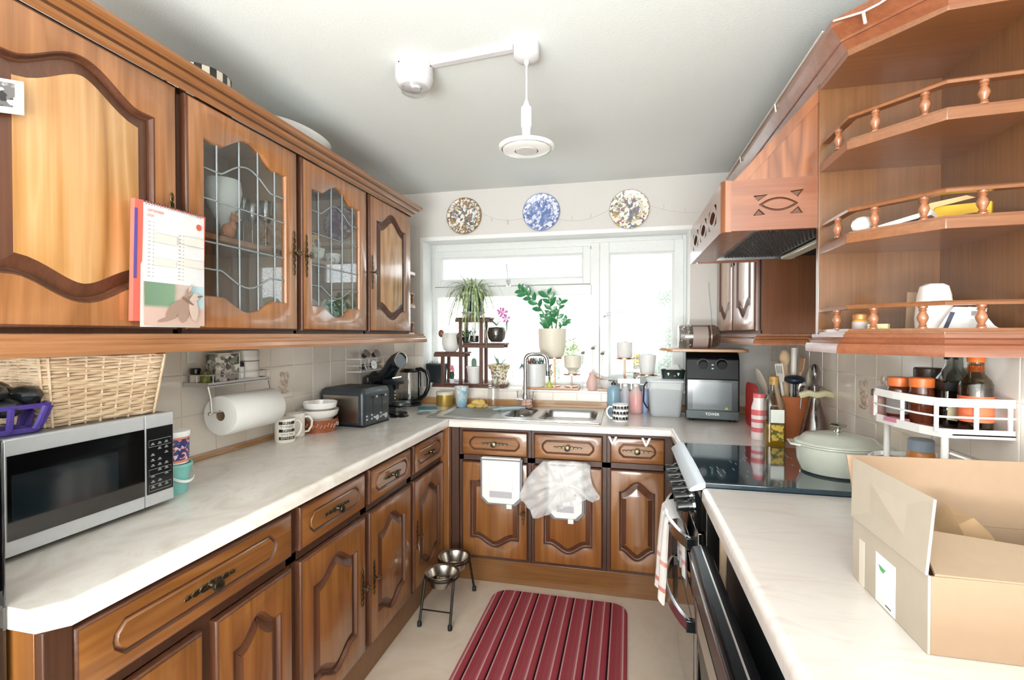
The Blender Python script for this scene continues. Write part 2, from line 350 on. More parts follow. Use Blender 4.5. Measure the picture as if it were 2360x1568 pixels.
# ------------------------------------------------------------------ cabinet doors, drawers, handles
def shield(w, h, mx, mt, mb, at, ab, s=.14, n=10):
    """opening outline with ogee arch at top and bottom, counter-clockwise in (x, z)"""
    x0, x1 = mx, w-mx; iw = x1-x0
    def g(u, a):
        v = min(u, 1-u)
        if v <= s: return 0
        return a*(.5-.5*cos(pi*(v-s)/(.5-s)))**(.58 if s >= .19 else .8)
    us = [0]+[s+(1-2*s)*i/(2*n) for i in range(2*n+1)]+[1]
    return [(x0+iw*u, mb+ab-g(u, ab)) for u in us]+[(x0+iw*u, h-mt-at+g(u, at)) for u in reversed(us)]
def slab(b, w, h, t, hole, e=.007):
    """front slab with a moulded outer edge and a shaped hole; returns verts of the hole edge"""
    o = [(0, 0), (w, 0), (w, h), (0, h)]
    V = lambda P, y: [b.b.verts.new((x, y, z)) for x, z in P]
    k0, k1, k2 = V(o, 0), V(o, -t+e), V(offset(o, e*.5), -t+e*.25)
    k3 = V(offset(o, e), -t); hv = V(hole, -t)
    b.mi = 1
    for a, c in ((k0, k1), (k1, k2), (k2, k3)):
        for i in range(4): b.face([a[i], a[(i+1) % 4], c[(i+1) % 4], c[i]])
    b.mi = 0; b.loopfill([k3, hv]); return hv
def ringstrip(b, a, c):
    for i in range(len(a)): b.face([a[i], a[(i+1) % len(a)], c[(i+1) % len(a)], c[i]])
def door_meshes(w, h, mats, pmat, mx=.06, mt=.055, mb=.055, at=.05, ab=.045, s=.14, glass=False, t=.022, band=.038):
    hole = shield(w, h, mx, mt, mb, at, ab, s); b = B(); hv = slab(b, w, h, t, hole); V = lambda P, y: [b.b.verts.new((x, y, z)) for x, z in P]
    b.mi = 1 if not glass else 0
    if glass:
        a = V(offset(hole, .003), -t+.003); c = V(offset(hole, .006), -t+.012); d = V(offset(hole, .006), 0)
        ringstrip(b, hv, a); ringstrip(b, a, c); ringstrip(b, c, d); return b, None, hole
    a = V(offset(hole, .004), -t+.001); c = V(offset(hole, .009), -t+.0115); d = V(offset(hole, .014), -t+.0125)
    ringstrip(b, hv, a); ringstrip(b, a, c); ringstrip(b, c, d)
    p = B(); V = lambda P, y: [p.b.verts.new((x, y, z)) for x, z in P]
    e, f, g, q = V(offset(hole, .0125), -t+.014), V(offset(hole, .018), -t+.0115), V(offset(hole, band-.003), -t+.0035), V(offset(hole, band), -t+.002)
    p.mi = 1
    ringstrip(p, e, f); ringstrip(p, f, g); ringstrip(p, g, q); p.mi = 0; p.loopfill([q])
    return b, p, hole
def filigree(b, length, wmax, y):
    """openwork back plate along z: chain of scrolls"""
    n = 7
    for i in range(n):
        u = (i+.5)/n; z = (u-.5)*length; r = wmax*(1-.75*abs(2*u-1))*.5+.002
        b.tube([(r*cos(k*pi/5)*.8, y, z+length/n*.5*sin(k*pi/5)) for k in range(10)], .0016, 5, closed=True)
        b.ball((0, y, z+length/n/2), .0028, .0018, .0028, 6, 4)
    b.box(-.002, .002, y-.0006, y+.001, -length*.42, length*.42)
HM = {}
def key_handle(parent, x, z, side=1, L=.14):
    k = ('k', L)
    if k not in HM:
        b = B(); filigree(b, L, .022, -.002); b.cyl((0, 0, 0), (0, -.022, 0), .0035, n=8); b.box(-.007, .007, -.003, -.001, -.012, .012)
        for cx, cz in ((-.0075, 0), (.0075, 0), (0, .008), (0, -.004)):
            b.tube([(cx+.0065*cos(q*pi/5), -.026, cz+.0065*sin(q*pi/5)) for q in range(10)], .0019, 6, closed=True)
        o = obj('handle', b, Mbrass, parent); HM[k] = o.data
    else: o = link('handle', HM[k], parent)
    o.location = (x, -.022, z); return o
def knob_handle(parent, x, z):
    if 'n' not in HM:
        b = B(); n0 = b.n(); filigree(b, .15, .02, -.002); b.xf(Matrix.Rotation(pi/2, 4, 'Y'))
        q = B()
        n1 = b.n(); b.lathe([(.008, 0), (.006, .006), (.0055, .014), (.013, .018), (.0155, .023), (.0145, .028), (.006, .031)], n=16)
        b.xf(Matrix.Rotation(pi/2, 4, 'X'), n1); b.box(-.025, .025, -.003, 0, -.008, .008)
        o = obj('knob', b, pm('#6a6454', .32, 1), parent); HM['n'] = o.data
    else: o = link('knob', HM['n'], parent)
    o.location = (x, -.022, z); return o
def add_door(cab, x, z, w, h, kx=None, kz=None, mats=None, pmat=None, glass=False, **k):
    mats = mats or [Mlow, Mdark]; b, p, hole = door_meshes(w, h, mats, pmat, glass=glass, **k)
    d = obj('door', b, mats, cab, loc=(x, 0, z), smooth=50)
    if p: obj('door_panel', p, [pmat or mats[0], mats[1]], d, smooth=50)
    if kx is not None: key_handle(d, kx, kz)
    return d, hole
def add_drawer(cab, x, z, w, h, knob=True, mats=None):
    mats = mats or [Mlowx, Mdarkx]; t = .022; b = B(); m = .045 if w < .5 else .07; i = .03; c = .022
    hole = [(m+c, i), (w-m-c, i), (w-m, i+c), (w-m+.003, h/2), (w-m, h-i-c), (w-m-c, h-i), (m+c, h-i), (m, h-i-c), (m-.003, h/2), (m, i+c)]
    hv = slab(b, w, h, t, hole); V = lambda P, y: [b.b.verts.new((x, y, z)) for x, z in P]
    a, e, f, g = V(offset(hole, .002), -t+.003), V(offset(hole, .005), -t+.006), V(offset(hole, .008), -t+.0055), V(offset(hole, .0115), -t)
    b.mi = 1; ringstrip(b, hv, a); ringstrip(b, a, e); ringstrip(b, e, f); b.mi = 0; ringstrip(b, f, g); b.loopfill([g])
    d = obj('drawer_front', b, mats, cab, loc=(x, 0, z), smooth=50)
    if knob: knob_handle(d, w/2, h/2)
    return d
def base_cabinet(label, loc, rz, w, doors, drawer, handles, depth=.54, **k):
    """doors: list of (x, width); drawer: (x, width); handles: offset of key handle per door"""
    c = thing('base_cabinet', label, 'cabinet', loc, rz, 'oak base cabinets under the worktop')
    z0, z1 = .128, .868
    b = B().box(0, .018, .02, depth, z0, z1).box(w-.018, w, .02, depth, z0, z1).box(.018, w-.018, .02, depth, z0, z0+.018).box(.018, w-.018, depth-.01, depth, z0, z1)
    obj('carcass', b, Mcab_in, c)
    b = B(); b.box(0, w, 0, .019, z1-.022, z1); b.box(0, w, 0, .019, .68, .708); b.box(0, w, 0, .019, z0, z0+.02)
    xs = sorted(doors); b.box(0, xs[0][0]+.004, 0, .019, z0+.02, z1-.022); b.box(xs[-1][0]+xs[-1][1]-.004, w, 0, .019, z0+.02, z1-.022)
    for (xa, wa), (xb, wb) in zip(xs, xs[1:]): b.box(xa+wa-.004, xb+.004, 0, .019, z0+.02, .68)
    obj('face_frame', b, Mframe, c)
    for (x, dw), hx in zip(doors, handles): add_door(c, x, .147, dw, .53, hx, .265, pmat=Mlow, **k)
    add_drawer(c, drawer[0], .712, drawer[1], .135); return c
XF = -.997           # left run face-frame plane (doors stand 22 mm proud)
L = lambda y: (XF, y, 0)
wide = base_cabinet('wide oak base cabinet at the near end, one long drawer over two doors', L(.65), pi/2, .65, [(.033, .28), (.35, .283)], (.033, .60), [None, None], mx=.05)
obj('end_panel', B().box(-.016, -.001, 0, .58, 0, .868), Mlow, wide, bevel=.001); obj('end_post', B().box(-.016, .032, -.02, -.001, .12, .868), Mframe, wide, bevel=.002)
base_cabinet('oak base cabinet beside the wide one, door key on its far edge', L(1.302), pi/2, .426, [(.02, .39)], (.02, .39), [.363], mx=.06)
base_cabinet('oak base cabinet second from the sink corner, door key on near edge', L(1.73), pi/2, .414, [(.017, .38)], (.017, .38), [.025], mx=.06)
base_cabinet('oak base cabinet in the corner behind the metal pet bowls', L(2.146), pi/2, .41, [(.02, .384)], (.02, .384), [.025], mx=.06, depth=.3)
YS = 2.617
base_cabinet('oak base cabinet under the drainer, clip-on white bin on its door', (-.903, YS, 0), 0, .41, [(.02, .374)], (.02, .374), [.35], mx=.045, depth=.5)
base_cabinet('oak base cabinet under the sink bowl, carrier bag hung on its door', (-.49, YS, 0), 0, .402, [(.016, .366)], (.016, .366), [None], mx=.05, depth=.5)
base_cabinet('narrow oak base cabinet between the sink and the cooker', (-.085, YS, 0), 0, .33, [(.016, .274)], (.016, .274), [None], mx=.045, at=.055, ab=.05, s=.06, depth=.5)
b = B().box(-1.02, -.947, 2.56, 2.60, .1, .868); tag(obj('corner_post', b, Mlow, bevel=.002), 'oak upright filler post in the corner between the two cabinet runs', 'filler post')
b = B().box(-.946, -.905, 2.605, 2.66, .128, .868); tag(obj('corner_filler', b, Mframe), 'dark stained filler strip beside the corner post under the drainer', 'filler strip')
b = B().box(-1.12, -1.01, .66, 2.61, 0, .127); tag(obj('kickboard', b, Mplinth, bevel=.002), 'long oak kickboard along the floor below the left cabinet run', 'kickboard')
b = B().box(-1.0, .25, 2.62, 2.64, 0, .127); tag(obj('kickboard', b, Mplinth, bevel=.002), 'oak kickboard along the floor below the sink cabinets', 'kickboard')
# worktops
def worktop(name, label, poly, front, mat, holes=None):
    """poly counter-clockwise; front: set of vertex indices whose edge is rounded"""
    b = B(); z0, z1 = .87, .91; prof = [(0, z0), (0, z1-.018), (.0015, z1-.010), (.006, z1-.004), (.013, z1-.0005), (.02, z1)]
    rs = []
    for o, z in prof:
        P = []
        n = len(poly)
        for i in range(n):
            p = Vector(poly[i]); e0 = (i-1) in front or (i-1+n) in front; e1 = i in front
            a = (Vector(poly[i])-Vector(poly[i-1])).normalized(); c = (Vector(poly[(i+1) % n])-p).normalized(); na = Vector((-a.y, a.x)); nc = Vector((-c.y, c.x))
            d = Vector((0, 0))
            if e0 and e1: k = na+nc; d = k/max(.3, 1+na.dot(nc))
            elif e0: d = c*(1/max(.3, c.dot(na))) if abs(c.dot(na)) > .3 else na
            elif e1: d = -a*(1/max(.3, (-a).dot(nc))) if abs(a.dot(nc)) > .3 else nc
            P.append((p.x+d.x*o, p.y+d.y*o, z))
        rs.append(P)
    b.rings(rs, True, not holes)
    if holes:
        b.b.verts.ensure_lookup_table(); top = list(b.b.verts)[-len(poly):]
        hv = [[b.b.verts.new((x, y, z1)) for x, y in h] for h in holes]; lo = [[b.b.verts.new((x, y, z0)) for x, y in h] for h in holes]
        b.loopfill([top]+hv)
        for u, v in zip(hv, lo): ringstrip(b, u, v)
    o = obj(name, b, mat, smooth=60); tag(o, label, 'worktop'); return o
worktop('worktop', 'long cream marble-effect worktop carrying the microwave and toaster', [(XL+.008, .628), (-.985, .628), (-.951, .662), (-.951, 2.565), (-.951, 2.600), (XL+.008, 3.155)], {1, 2}, Mtop)
sink_hole = rrect(-.75, -.14, 2.66, 3.05, .05)
worktop('worktop', 'cream worktop around the sink and window corner carrying the air fryer', [(XL+.008, 3.157), (-.949, 2.602), (-.949, 2.566), (.232, 2.566), (.232, 2.185), (XR-.006, 2.185), (XR-.006, 3.157)], {2, 3}, Mtop2, [sink_hole[::-1]])
worktop('worktop', 'pale pink marble worktop with the cardboard box, near the dishwasher', [(XR-.006, .2), (XR-.006, 1.598), (.236, 1.598), (.236, .2)], {2}, Mtop2)
b = B().box(XL+.006, XL+.026, .64, 3.14, .911, .926).box(XL+.026, XL+.034, .64, 3.14, .911, .915); struct('trim_2', b, wood('upstand_oak', ['#a8794a', '#b98a58', '#c59a68'], 'y'), bevel=.002)
b = B().box(XL+.03, XR-.02, 3.135, 3.156, .911, .951); struct('trim_3', b, wood('upstand_oak_far', ['#a8794a', '#b98a58', '#c59a68'], 'x'), bevel=.003)
# ------------------------------------------------------------------ wall cabinets, left run
ZB, ZT = 1.388, 2.105; XU = -1.272; UP = [Mw, Mdark]
def wall_cabinet(label, y, w, loc=None, rz=pi/2, doors=None, glass=False, key=None, depth=.3, **k):
    c = thing('wall_cabinet', label, 'cabinet', loc or (XU, y, 0), rz, 'oak wall cabinets')
    b = B().box(0, .017, .001, depth, ZB, ZT).box(w-.017, w, .001, depth, ZB, ZT).box(.017, w-.017, .001, depth, ZB, ZB+.018).box(.017, w-.017, .001, depth, ZT-.018, ZT).box(.017, w-.017, depth-.008, depth, ZB+.018, ZT-.018)
    obj('carcass', b, Mcab_in if glass else Mlow, c)
    b = B().box(0, w, -.001, .001, ZT-.02, ZT).box(0, w, -.001, .001, ZB, ZB+.014).box(0, .014, -.001, .001, ZB, ZT).box(w-.014, w, -.001, .001, ZB, ZT); obj('face_frame', b, Mframe, c)
    if glass: obj('shelf', B().box(.018, w-.018, .03, depth-.009, 1.695, 1.713), Mlow, c, bevel=.001)
    for x, dw in (doors or [(.014, w-.028)]):
        d, hole = add_door(c, x, ZB+.012, dw, ZT-ZB-.024, mats=UP, pmat=Mpanel, glass=glass, **k)
        if key is not None: key_handle(d, key if key > 0 else dw+key, .30, L=.17)
        if glass:
            p = B(); p.prism(offset(hole, .004)[::-1], 'y', -.011, -.008); obj('door_pane', p, Mcabglass, d)
            in_ = offset(hole, .004); xs = [q[0] for q in in_]; xa, xb = min(xs), max(xs); dw_ = xb-xa; hh = ZT-ZB-.024
            ctop, cbot = max(q[1] for q in in_), min(q[1] for q in in_)
            def edge(x, top):
                h = [q for q in in_ if (q[1] > hh/2) == top]; h.sort()
                for (x0, z0), (x1, z1) in zip(h, h[1:]):
                    if x0 <= x <= x1: return z0+(z1-z0)*(x-x0)/max(1e-6, x1-x0)
                return h[-1][1]
            def cam(pts):
                q = B(); q.tube([(x, -.0115, z) for x, z in pts], .0028, 6); obj('lead_strip', q, Mlead, d)
            for u in (.15, .40, .63, .86): cam([(xa+dw_*u, edge(xa+dw_*u, False)), (xa+dw_*u, edge(xa+dw_*u, True))])
            up = [(x, z-.085) for x, z in sorted(q for q in in_ if q[1] > hh/2)]; cam(up)
            dn = [(x, z+.085) for x, z in sorted(q for q in in_ if q[1] <= hh/2)]; cam(dn)
            for v in (.37, .6): zz = cbot+(ctop-cbot)*v; cam([(xa, zz), (xb, zz)])
    return c
Mcabglass = glassmat('cabinet_glass', '#f6f8f8', 1.0, 1, .015, 1.8); Mlead = pm('#8f979b', .5)
kw = dict(mx=.068, mt=.05, mb=.06, at=.066, ab=.052, s=.12, band=.046)
wall_cabinet('oak wall cabinet with solid arched door holding the hanging calendar', .64, .53, key=-.02, **kw)
wall_cabinet('leaded glass wall cabinet showing the white bowl and wine glasses', 1.172, .526, glass=True, key=-.022, mx=.06, mt=.05, mb=.055, at=.055, ab=.045, s=.2)
wall_cabinet('leaded glass wall cabinet showing the flowered jug and plates', 1.70, .528, glass=True, key=.022, mx=.06, mt=.05, mb=.055, at=.055, ab=.045, s=.2)
wall_cabinet('oak wall cabinet with solid arched door at the window end', 2.23, .512, key=.022, **kw)
def moulding(name, label, path, prof, mat, loc=None):
    o = obj(name, B().sweep(prof, path), mat, smooth=20); return tag(o, label, 'moulding')
CR = [(0, 2.085), (-.008, 2.092), (-.010, 2.104), (-.026, 2.112), (-.030, 2.124), (-.046, 2.130), (-.050, 2.137), (-.050, 2.147), (0, 2.147)]
XD = XU+.022
moulding('crown_moulding', 'oak crown moulding along the top of the left wall cabinets', [(XD-.001, .45), (XD-.001, 2.746), (XL+.002, 2.746)], [(o, z+.011) for o, z in CR], wood('oak_moulding_run', ['#80512e', '#946138', '#a17043'], 'y', flame=.2))
cm_ = bpy.data.objects['crown_moulding']; Mbead = wood('oak_bead', ['#4a2e1c', '#573823', '#63412a'], 'y', flame=.2, coat=.2)
for o0, z0 in ((-.0105, 2.1165), (-.031, 2.1365)): obj('stained_bead', B().sweep([(o0+.004, z0-.003), (o0-.004, z0-.003), (o0-.0055, z0+.001), (o0-.004, z0+.004), (o0+.004, z0+.004)], [(XD-.001, .45), (XD-.001, 2.746), (XL+.002, 2.746)]), Mbead, cm_)
PL = [(.004, 1.386), (-.004, 1.386), (-.004, 1.374), (-.013, 1.370), (-.013, 1.362), (-.019, 1.357), (-.021, 1.345), (-.019, 1.335), (.004, 1.335)]
Mpel = wood('oak_pelmet', ['#9a6640', '#ae7850', '#bb8860'], 'y', flame=.25)
moulding('light_pelmet', 'oak light pelmet along the underside of the left wall cabinets', [(XD-.006, .45), (XD-.006, 2.93), (XD-.15, 3.06)], PL, Mpel)
# open quadrant shelf at the window end of the left run
def turned(h, r=.011):
    return [(r*.8, 0), (r*.8, .06*h), (r*.55, .1*h), (r*.75, .14*h), (r*.5, .2*h), (r*.85, .38*h), (r, .48*h), (r*.85, .6*h), (r*.5, .76*h), (r*.75, .82*h), (r*.55, .88*h), (r*.8, .92*h), (r*.8, h)]
def open_shelves(name, label, loc, poly, zs, th, inner, spindles, mats, rail_top, back):
    """poly: shelf outline in (x, y); inner: slice of poly along which the gallery rail runs"""
    c = thing(name, label, 'shelf unit', loc); mS, mX = mats
    for nm, bx in back: obj(nm, B().box(*bx), mS, c, bevel=.001)
    for i, z in enumerate(zs):
        s = obj('shelf', B().prism(poly, 'z', z-th, z), mX, c, bevel=.0015)
        if i >= len(zs)-1: continue
        path = inner
        obj('gallery_foot', B().sweep([(.006, z), (.022, z), (.02, z+.007), (.008, z+.007)], path), mX, s, smooth=25)
        obj('gallery_rail', B().sweep([(.004, z+rail_top-.010), (.024, z+rail_top-.010), (.026, z+rail_top-.004), (.022, z+rail_top), (.006, z+rail_top), (.002, z+rail_top-.004)], path), mX, s, smooth=25)
        for x, y in spindles:
            o = obj('spindle', B().lathe(turned(rail_top-.016), (x, y, z+.006), 12), Mturn, s)
    return c
open_shelves('corner_shelves', 'small open oak shelves with gallery rails beside the window', (0, 0, 0), [(XL+.004, 2.748), (XD-.04, 2.748), (XD-.04, 2.88), (XD-.11, 3.0), (XL+.004, 3.06)], [1.388, 1.57, 1.775], .02,
    [(XD-.04, 2.75), (XD-.04, 2.88), (XD-.11, 3.0), (XL+.004, 3.06)], [(XD-.055, 2.80), (XD-.055, 2.87), (XD-.13, 2.985), (XD-.22, 3.03)], (Mw, Mmould), .075, [])
# ------------------------------------------------------------------ right side: cabinet, extractor canopy, open shelf unit
XRF = .567
c = wall_cabinet('oak double-door wall cabinet between the window and extractor canopy', 0, .905, loc=(XRF, 3.152, 0), rz=-pi/2, doors=[(.014, .425), (.452, .425)], depth=.262, **kw)
for d in [o for o in c.children if o.name.startswith('door')]: key_handle(d, .40 if d.location.x < .2 else .025, .42, L=.17)
obj('side_panel', B().box(0.9055, .909, .001, .262, ZB, ZT), wood('oak_side', ['#5c3620', '#6b4127', '#784b2e'], flame=.2), c)
PR = [(0, 1.386), (.004, 1.386), (.004, 1.378), (.013, 1.374), (.010, 1.366), (.018, 1.362), (.021, 1.352), (.020, 1.338), (0, 1.338)]
sw = lambda P: [(-o, z) for o, z in P]
def mould_r(name, label, path, prof, mat):
    o = obj(name, B().sweep(prof, path), mat, smooth=20); return tag(o, label, 'moulding')
c2 = c; Mpels = wood('oak_pelmet_small', ['#7a4a2c', '#8a5636', '#966040'], flame=.2)
q = obj('light_pelmet', B().sweep(sw(PR), [(XRF-.020, 3.15), (XRF-.020, 2.235), (XR-.01, 2.235)]), Mpels, c2, smooth=25); q.matrix_parent_inverse = (Matrix.Translation(c2.location) @ Matrix.Rotation(-pi/2, 4, 'Z')).inverted()
SH = [(.535, 1.535), (.535, 1.365), (.665, 1.218), (.838, 1.203)]
CRR = [(0, 2.078), (.004, 2.078), (.024, 2.104), (.028, 2.104), (.028, 2.110), (.047, 2.134), (.051, 2.137), (.051, 2.155), (0, 2.155)]
mould_r('crown_moulding', 'oak crown moulding over the canopy and open shelves', [(.545, 3.155), (.545, 1.37), (.668, 1.224), (.838, 1.21)], [(-o, z) for o, z in CRR], Mredx)
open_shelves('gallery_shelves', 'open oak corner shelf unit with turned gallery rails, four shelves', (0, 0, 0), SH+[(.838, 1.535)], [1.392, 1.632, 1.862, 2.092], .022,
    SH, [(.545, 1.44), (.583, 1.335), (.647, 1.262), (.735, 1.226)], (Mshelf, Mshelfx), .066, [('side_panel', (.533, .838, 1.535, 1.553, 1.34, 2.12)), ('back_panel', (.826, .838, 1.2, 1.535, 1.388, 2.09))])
gs = bpy.data.objects['gallery_shelves']; obj('light_pelmet', B().sweep([(.012, 1.386)]+sw(PR)[1:-1]+[(.012, 1.338)], [(.53, 1.56), (.533, 1.363), (.663, 1.215), (.836, 1.20)]), Mredx, gs, smooth=25)
# canopy
hood = thing('extractor_canopy', 'oak extractor canopy with carved lens motif over the hob', 'extractor hood', (.28, 1.545, 1.688))
hx0, hx1, hy0, hy1 = .28-.28, .545-.28, 0, .69
def lens(cx, cz, a, h, n=12): return [(cx-a+2*a*i/n, cz-h*(1-(2*i/n-1)**2)) for i in range(n)]+[(cx+a-2*a*i/n, cz+h*(1-(2*i/n-1)**2)) for i in range(n)]
def carve(b, P, V, dep, sgn):
    """routed pocket: returns front edge verts"""
    f = [b.b.verts.new(V(x, z, 0)) for x, z in P]; g = [b.b.verts.new(V(x, z, dep)) for x, z in offset(P, .0025)]; b.mi = 1; ringstrip(b, f, g); return f, g
HT = .147
# near cheek: horizontal board with routed lens and four triangles
b = B(); V = lambda x, z, d: (x, hy0+d, z)
out = [(.026, 0), (.265, 0), (.265, HT), (.026, HT)]; ov = [b.b.verts.new(V(x, z, 0)) for x, z in out]; ob = [b.b.verts.new(V(x, z, .018)) for x, z in out]; ringstrip(b, ov, ob)
lo = lens(.152, .073, .052, .02); li = offset(lo, .006); f1, g1 = carve(b, lo, V, .005, 1); f2 = [b.b.verts.new(V(x, z, .0)) for x, z in li]; g2 = [b.b.verts.new(V(x, z, .005)) for x, z in offset(lo, .0042)]
ringstrip(b, g1, g2); ringstrip(b, g2, f2); b.mi = 0; b.loopfill([f2]); loops = [ov, f1]
for tri in ([(.085, .100), (.098, .084), (.125, .102)], [(.085, .042), (.118, .044), (.100, .062)], [(.182, .108), (.202, .090), (.218, .112)], [(.182, .044), (.216, .044), (.204, .064)]):
    f, g = carve(b, tri if (Vector(tri[1])-Vector(tri[0])).cross(Vector(tri[2])-Vector(tri[1])) > 0 else tri[::-1], V, .005, 1); b.face(g); loops.append(f)
b.mi = 0; b.loopfill(loops); obj('side_board', b, [Mredx, Mdarkx], hood, smooth=30)
# front fascia with pierced lens row, chamfered corner post
b = B(); V = lambda y, z, d: (hx0+d, y, z)
out = [(.026, 0), (hy1, 0), (hy1, HT), (.026, HT)]; ov = [b.b.verts.new(V(x, z, 0)) for x, z in out]; ob = [b.b.verts.new(V(x, z, .018)) for x, z in out]; ringstrip(b, ov, ob); loops = [ov]
for k in range(3):
    cy = .16+.19*k; P = lens(cy, .075, .05, .02); f, g = carve(b, P, V, .012, 1); b.face(g); loops.append(f)
    for sx in (-1, 1):
        for sz in (-1, 1):
            T = [(cy+sx*.035, .075+sz*.035), (cy+sx*.072, .075+sz*.03), (cy+sx*.072, .075+sz*.008)]
            if (Vector(T[1])-Vector(T[0])).cross(Vector(T[2])-Vector(T[1])) < 0: T = T[::-1]
            f, g = carve(b, T, V, .012, 1); b.face(g); loops.append(f)
b.mi = 0; b.loopfill(loops); obj('front_fascia', b, [Mredx, Mframe], hood, smooth=30)
obj('corner_post', B().prism([(.0, .026), (.0, .012), (.010, 0), (.026, 0), (.026, .018), (.018, .026)], 'z', -.002, HT+.002), Mred, hood)
obj('side_board', B().box(.026, .265, hy1-.018, hy1, 0, HT), Mredx, hood)
# triangular cheek with slanted trim, sloping front
def cheek(y0, y1):
    b = B().prism([(.05, HT), (.265, HT), (.265, .385)], 'y', y0, y1); k = obj('side_cheek', b, Mred, hood)
    q = B().prism([(.035, HT), (.068, HT), (.265, .365), (.265, .405)], 'y', y0-.004, y1); obj('slant_trim', q, Mred, k)
cheek(.004, .018); cheek(hy1-.018, hy1-.004)
b = B().prism([(.03, HT), (.042, HT), (.268, .39), (.26, .40)], 'y', .018, hy1-.018); obj('sloping_front', b, Mred, hood)
obj('canopy_floor', B().box(.018, .09, .018, hy1-.018, .004, .012), Mred, hood)
b = B(); nx, ny = 20, 34
fx0, fx1, fy0, fy1 = .095, .40, .03, .66
b.box(fx0, fx1, fy0, fy1, .016, .02); fpanel = obj('filter_panel', b, pm('#8d9092', .35, 1), hood)
b = B()
for i in range(16):
    for j in range(34):
        x = fx0+.03+i*.0125+(.006 if j % 2 else 0); y = fy0+.02+j*.0175; b.lathe([(.0042, .0155), (.0042, .0135)], (x, y, 0), 6)
o = obj('filter_perforations', b, pm('#2c2d2e', .6), fpanel); o['kind'] = 'stuff'
obj('filter_frame', B().box(fx0-.006, fx1, fy0-.010, fy0, .008, .02).box(fx0-.006, fx0, fy0, fy1, .006, .02).box(fx0, fx1, fy1, fy1+.01, .008, .02), pm('#b9bcbd', .3, 1), hood)
obj('lamp_cover', B().box(.335, .375, .05, .62, -.002, .012), pm('#d9d6c4', .35, coat=.3), hood, bevel=.004)
obj('switch', B().cyl((.14, .028, .012), (.14, .028, -.004), .006, n=8), Mblackm, hood); obj('switch_plate', B().box(.19, .25, .02, .036, 0, .006), Mblackm, hood)
obj('rear_panel', B().box(.3, .55, .0, hy1, .022, .03), Mblackm, hood)
# ------------------------------------------------------------------ cooker, dishwasher, fridge
ck = thing('cooker', 'black freestanding cooker with glass hob, knobs and chrome oven handles', 'cooker', (0, 0, 0))
obj('body', B().box(.25, .825, 1.612, 2.172, .06, .90), pm('#0d0e10', .3, coat=.4), ck, bevel=.004)
Mhob = pm('#1c3644', .05, coat=1, spec=.6)  # black glass; bluish haze of the reflected window is put into its base colour
obj('hob_glass', B().box(.246, .82, 1.604, 2.178, .908, .925), Mhob, ck, bevel=.003)
q = B()
for k in range(26):
    x, y, a, l = random.uniform(.27, .62), random.uniform(1.65, 2.13), random.uniform(.5, .75), random.uniform(.012, .05)
    q.box(x-.0007, x+.0007, y, y+l, .9249, .9254)
o = obj('hob_scratches', q, pm('#9fb4bc', .4), bpy.data.objects['hob_glass']); o['kind'] = 'stuff'
obj('hob_rim', B().box(.25, .818, 1.606, 2.176, .893, .9085), Mblack, ck)
b = B().prism([(.247, .926), (.226, .921), (.203, .906), (.198, .898), (.206, .895), (.248, .905)], 'y', 1.602, 2.178)
obj('front_trim', b, pm('#a4a6a9', .34, 1), ck, smooth=30)
obj('control_panel', B().prism([(.215, .895), (.25, .897), (.25, .77), (.228, .77)], 'y', 1.608, 2.176), Mgloss, ck)
for k, y in enumerate((2.10, 2.012, 1.925, 1.838, 1.75, 1.655)):
    b = B().cyl((.222, y, .835), (.205, y, .832), .022, .021, 18).cyl((.205, y, .832), (.172, y, .827), .0165, .0155, 14).box(.168, .2, y-.004, y+.004, .813, .846)
    kn = obj('knob', b, Mblack, ck, smooth=35); obj('knob_collar', B().cyl((.2235, y, .8352), (.217, y, .834), .0245, .0245, 20), Mchrome, kn)
def oven_door(z0, z1, hz):
    d = obj('oven_door', B().box(.226, .25, 1.612, 2.172, z0, z1), Mgloss, ck, bevel=.004)
    obj('door_window', B().box(.2245, .227, 1.68, 2.10, z0+.05, z1-.09), pm('#1c2830', .04, coat=1), d)
    pts = [(.206-.05*sin(pi*i/12)**.8, 1.64+.48*i/12, hz) for i in range(13)]
    h = obj('oven_handle', B().rings([[(x-.007, y, z-.018), (x+.004, y, z-.02), (x+.004, y, z+.02), (x-.007, y, z+.018)] for x, y, z in pts]), pm('#d8dade', .18, 1), d, smooth=30)
    for y in (1.645, 2.115): obj('handle_bracket', B().box(.196, .228, y-.012, y+.012, hz-.019, hz+.019), Mblack, d, bevel=.002)
    return d
oven_door(.52, .762, .715); oven_door(.07, .512, .45)
# tea towel over the upper oven handle
b = B(); N = 14; M = 26
prof = [(.212, .50), (.210, .60), (.208, .68), (.202, .728), (.186, .742), (.166, .737), (.150, .722), (.146, .68), (.142, .62), (.138, .55), (.135, .48), (.132, .43)]
rows = []
for j, (x, z) in enumerate(prof):
    r = []
    f = j/(len(prof)-1)
    for i in range(M+1):
        u = i/M; y = 1.79+.20*u+(.04*(f-.45)*(u-.5) if f > .45 else 0); w = .007*sin(u*17+j*.22)*min(1, abs(f-.38)*2.5)
        r.append((x+w-.012*sin(pi*u)*f, y, z+(.012*sin(u*5)+.02*u if j in (0, len(prof)-1) else 0)))
    rows.append(r)
back = [[(x+.004, y, z) for x, y, z in r] for r in rows]
b.rings(rows, False, False, closed=False); b.rings(back, False, False, closed=False)
mt, n_, l_, p_ = newmat('tea_towel'); t_ = n_.new('ShaderNodeTexCoord'); sx_ = n_.new('ShaderNodeSeparateXYZ'); l_.new(t_.outputs['Object'], sx_.inputs[0])
r_ = ramp(n_, [(0, '#ece8e6'), (.33, '#d8b44a'), (.35, '#ece8e6'), (.47, '#dc8d86'), (.485, '#ece8e6'), (.56, '#e3a49c'), (.575, '#efebe9')]); r_.color_ramp.interpolation = 'CONSTANT'
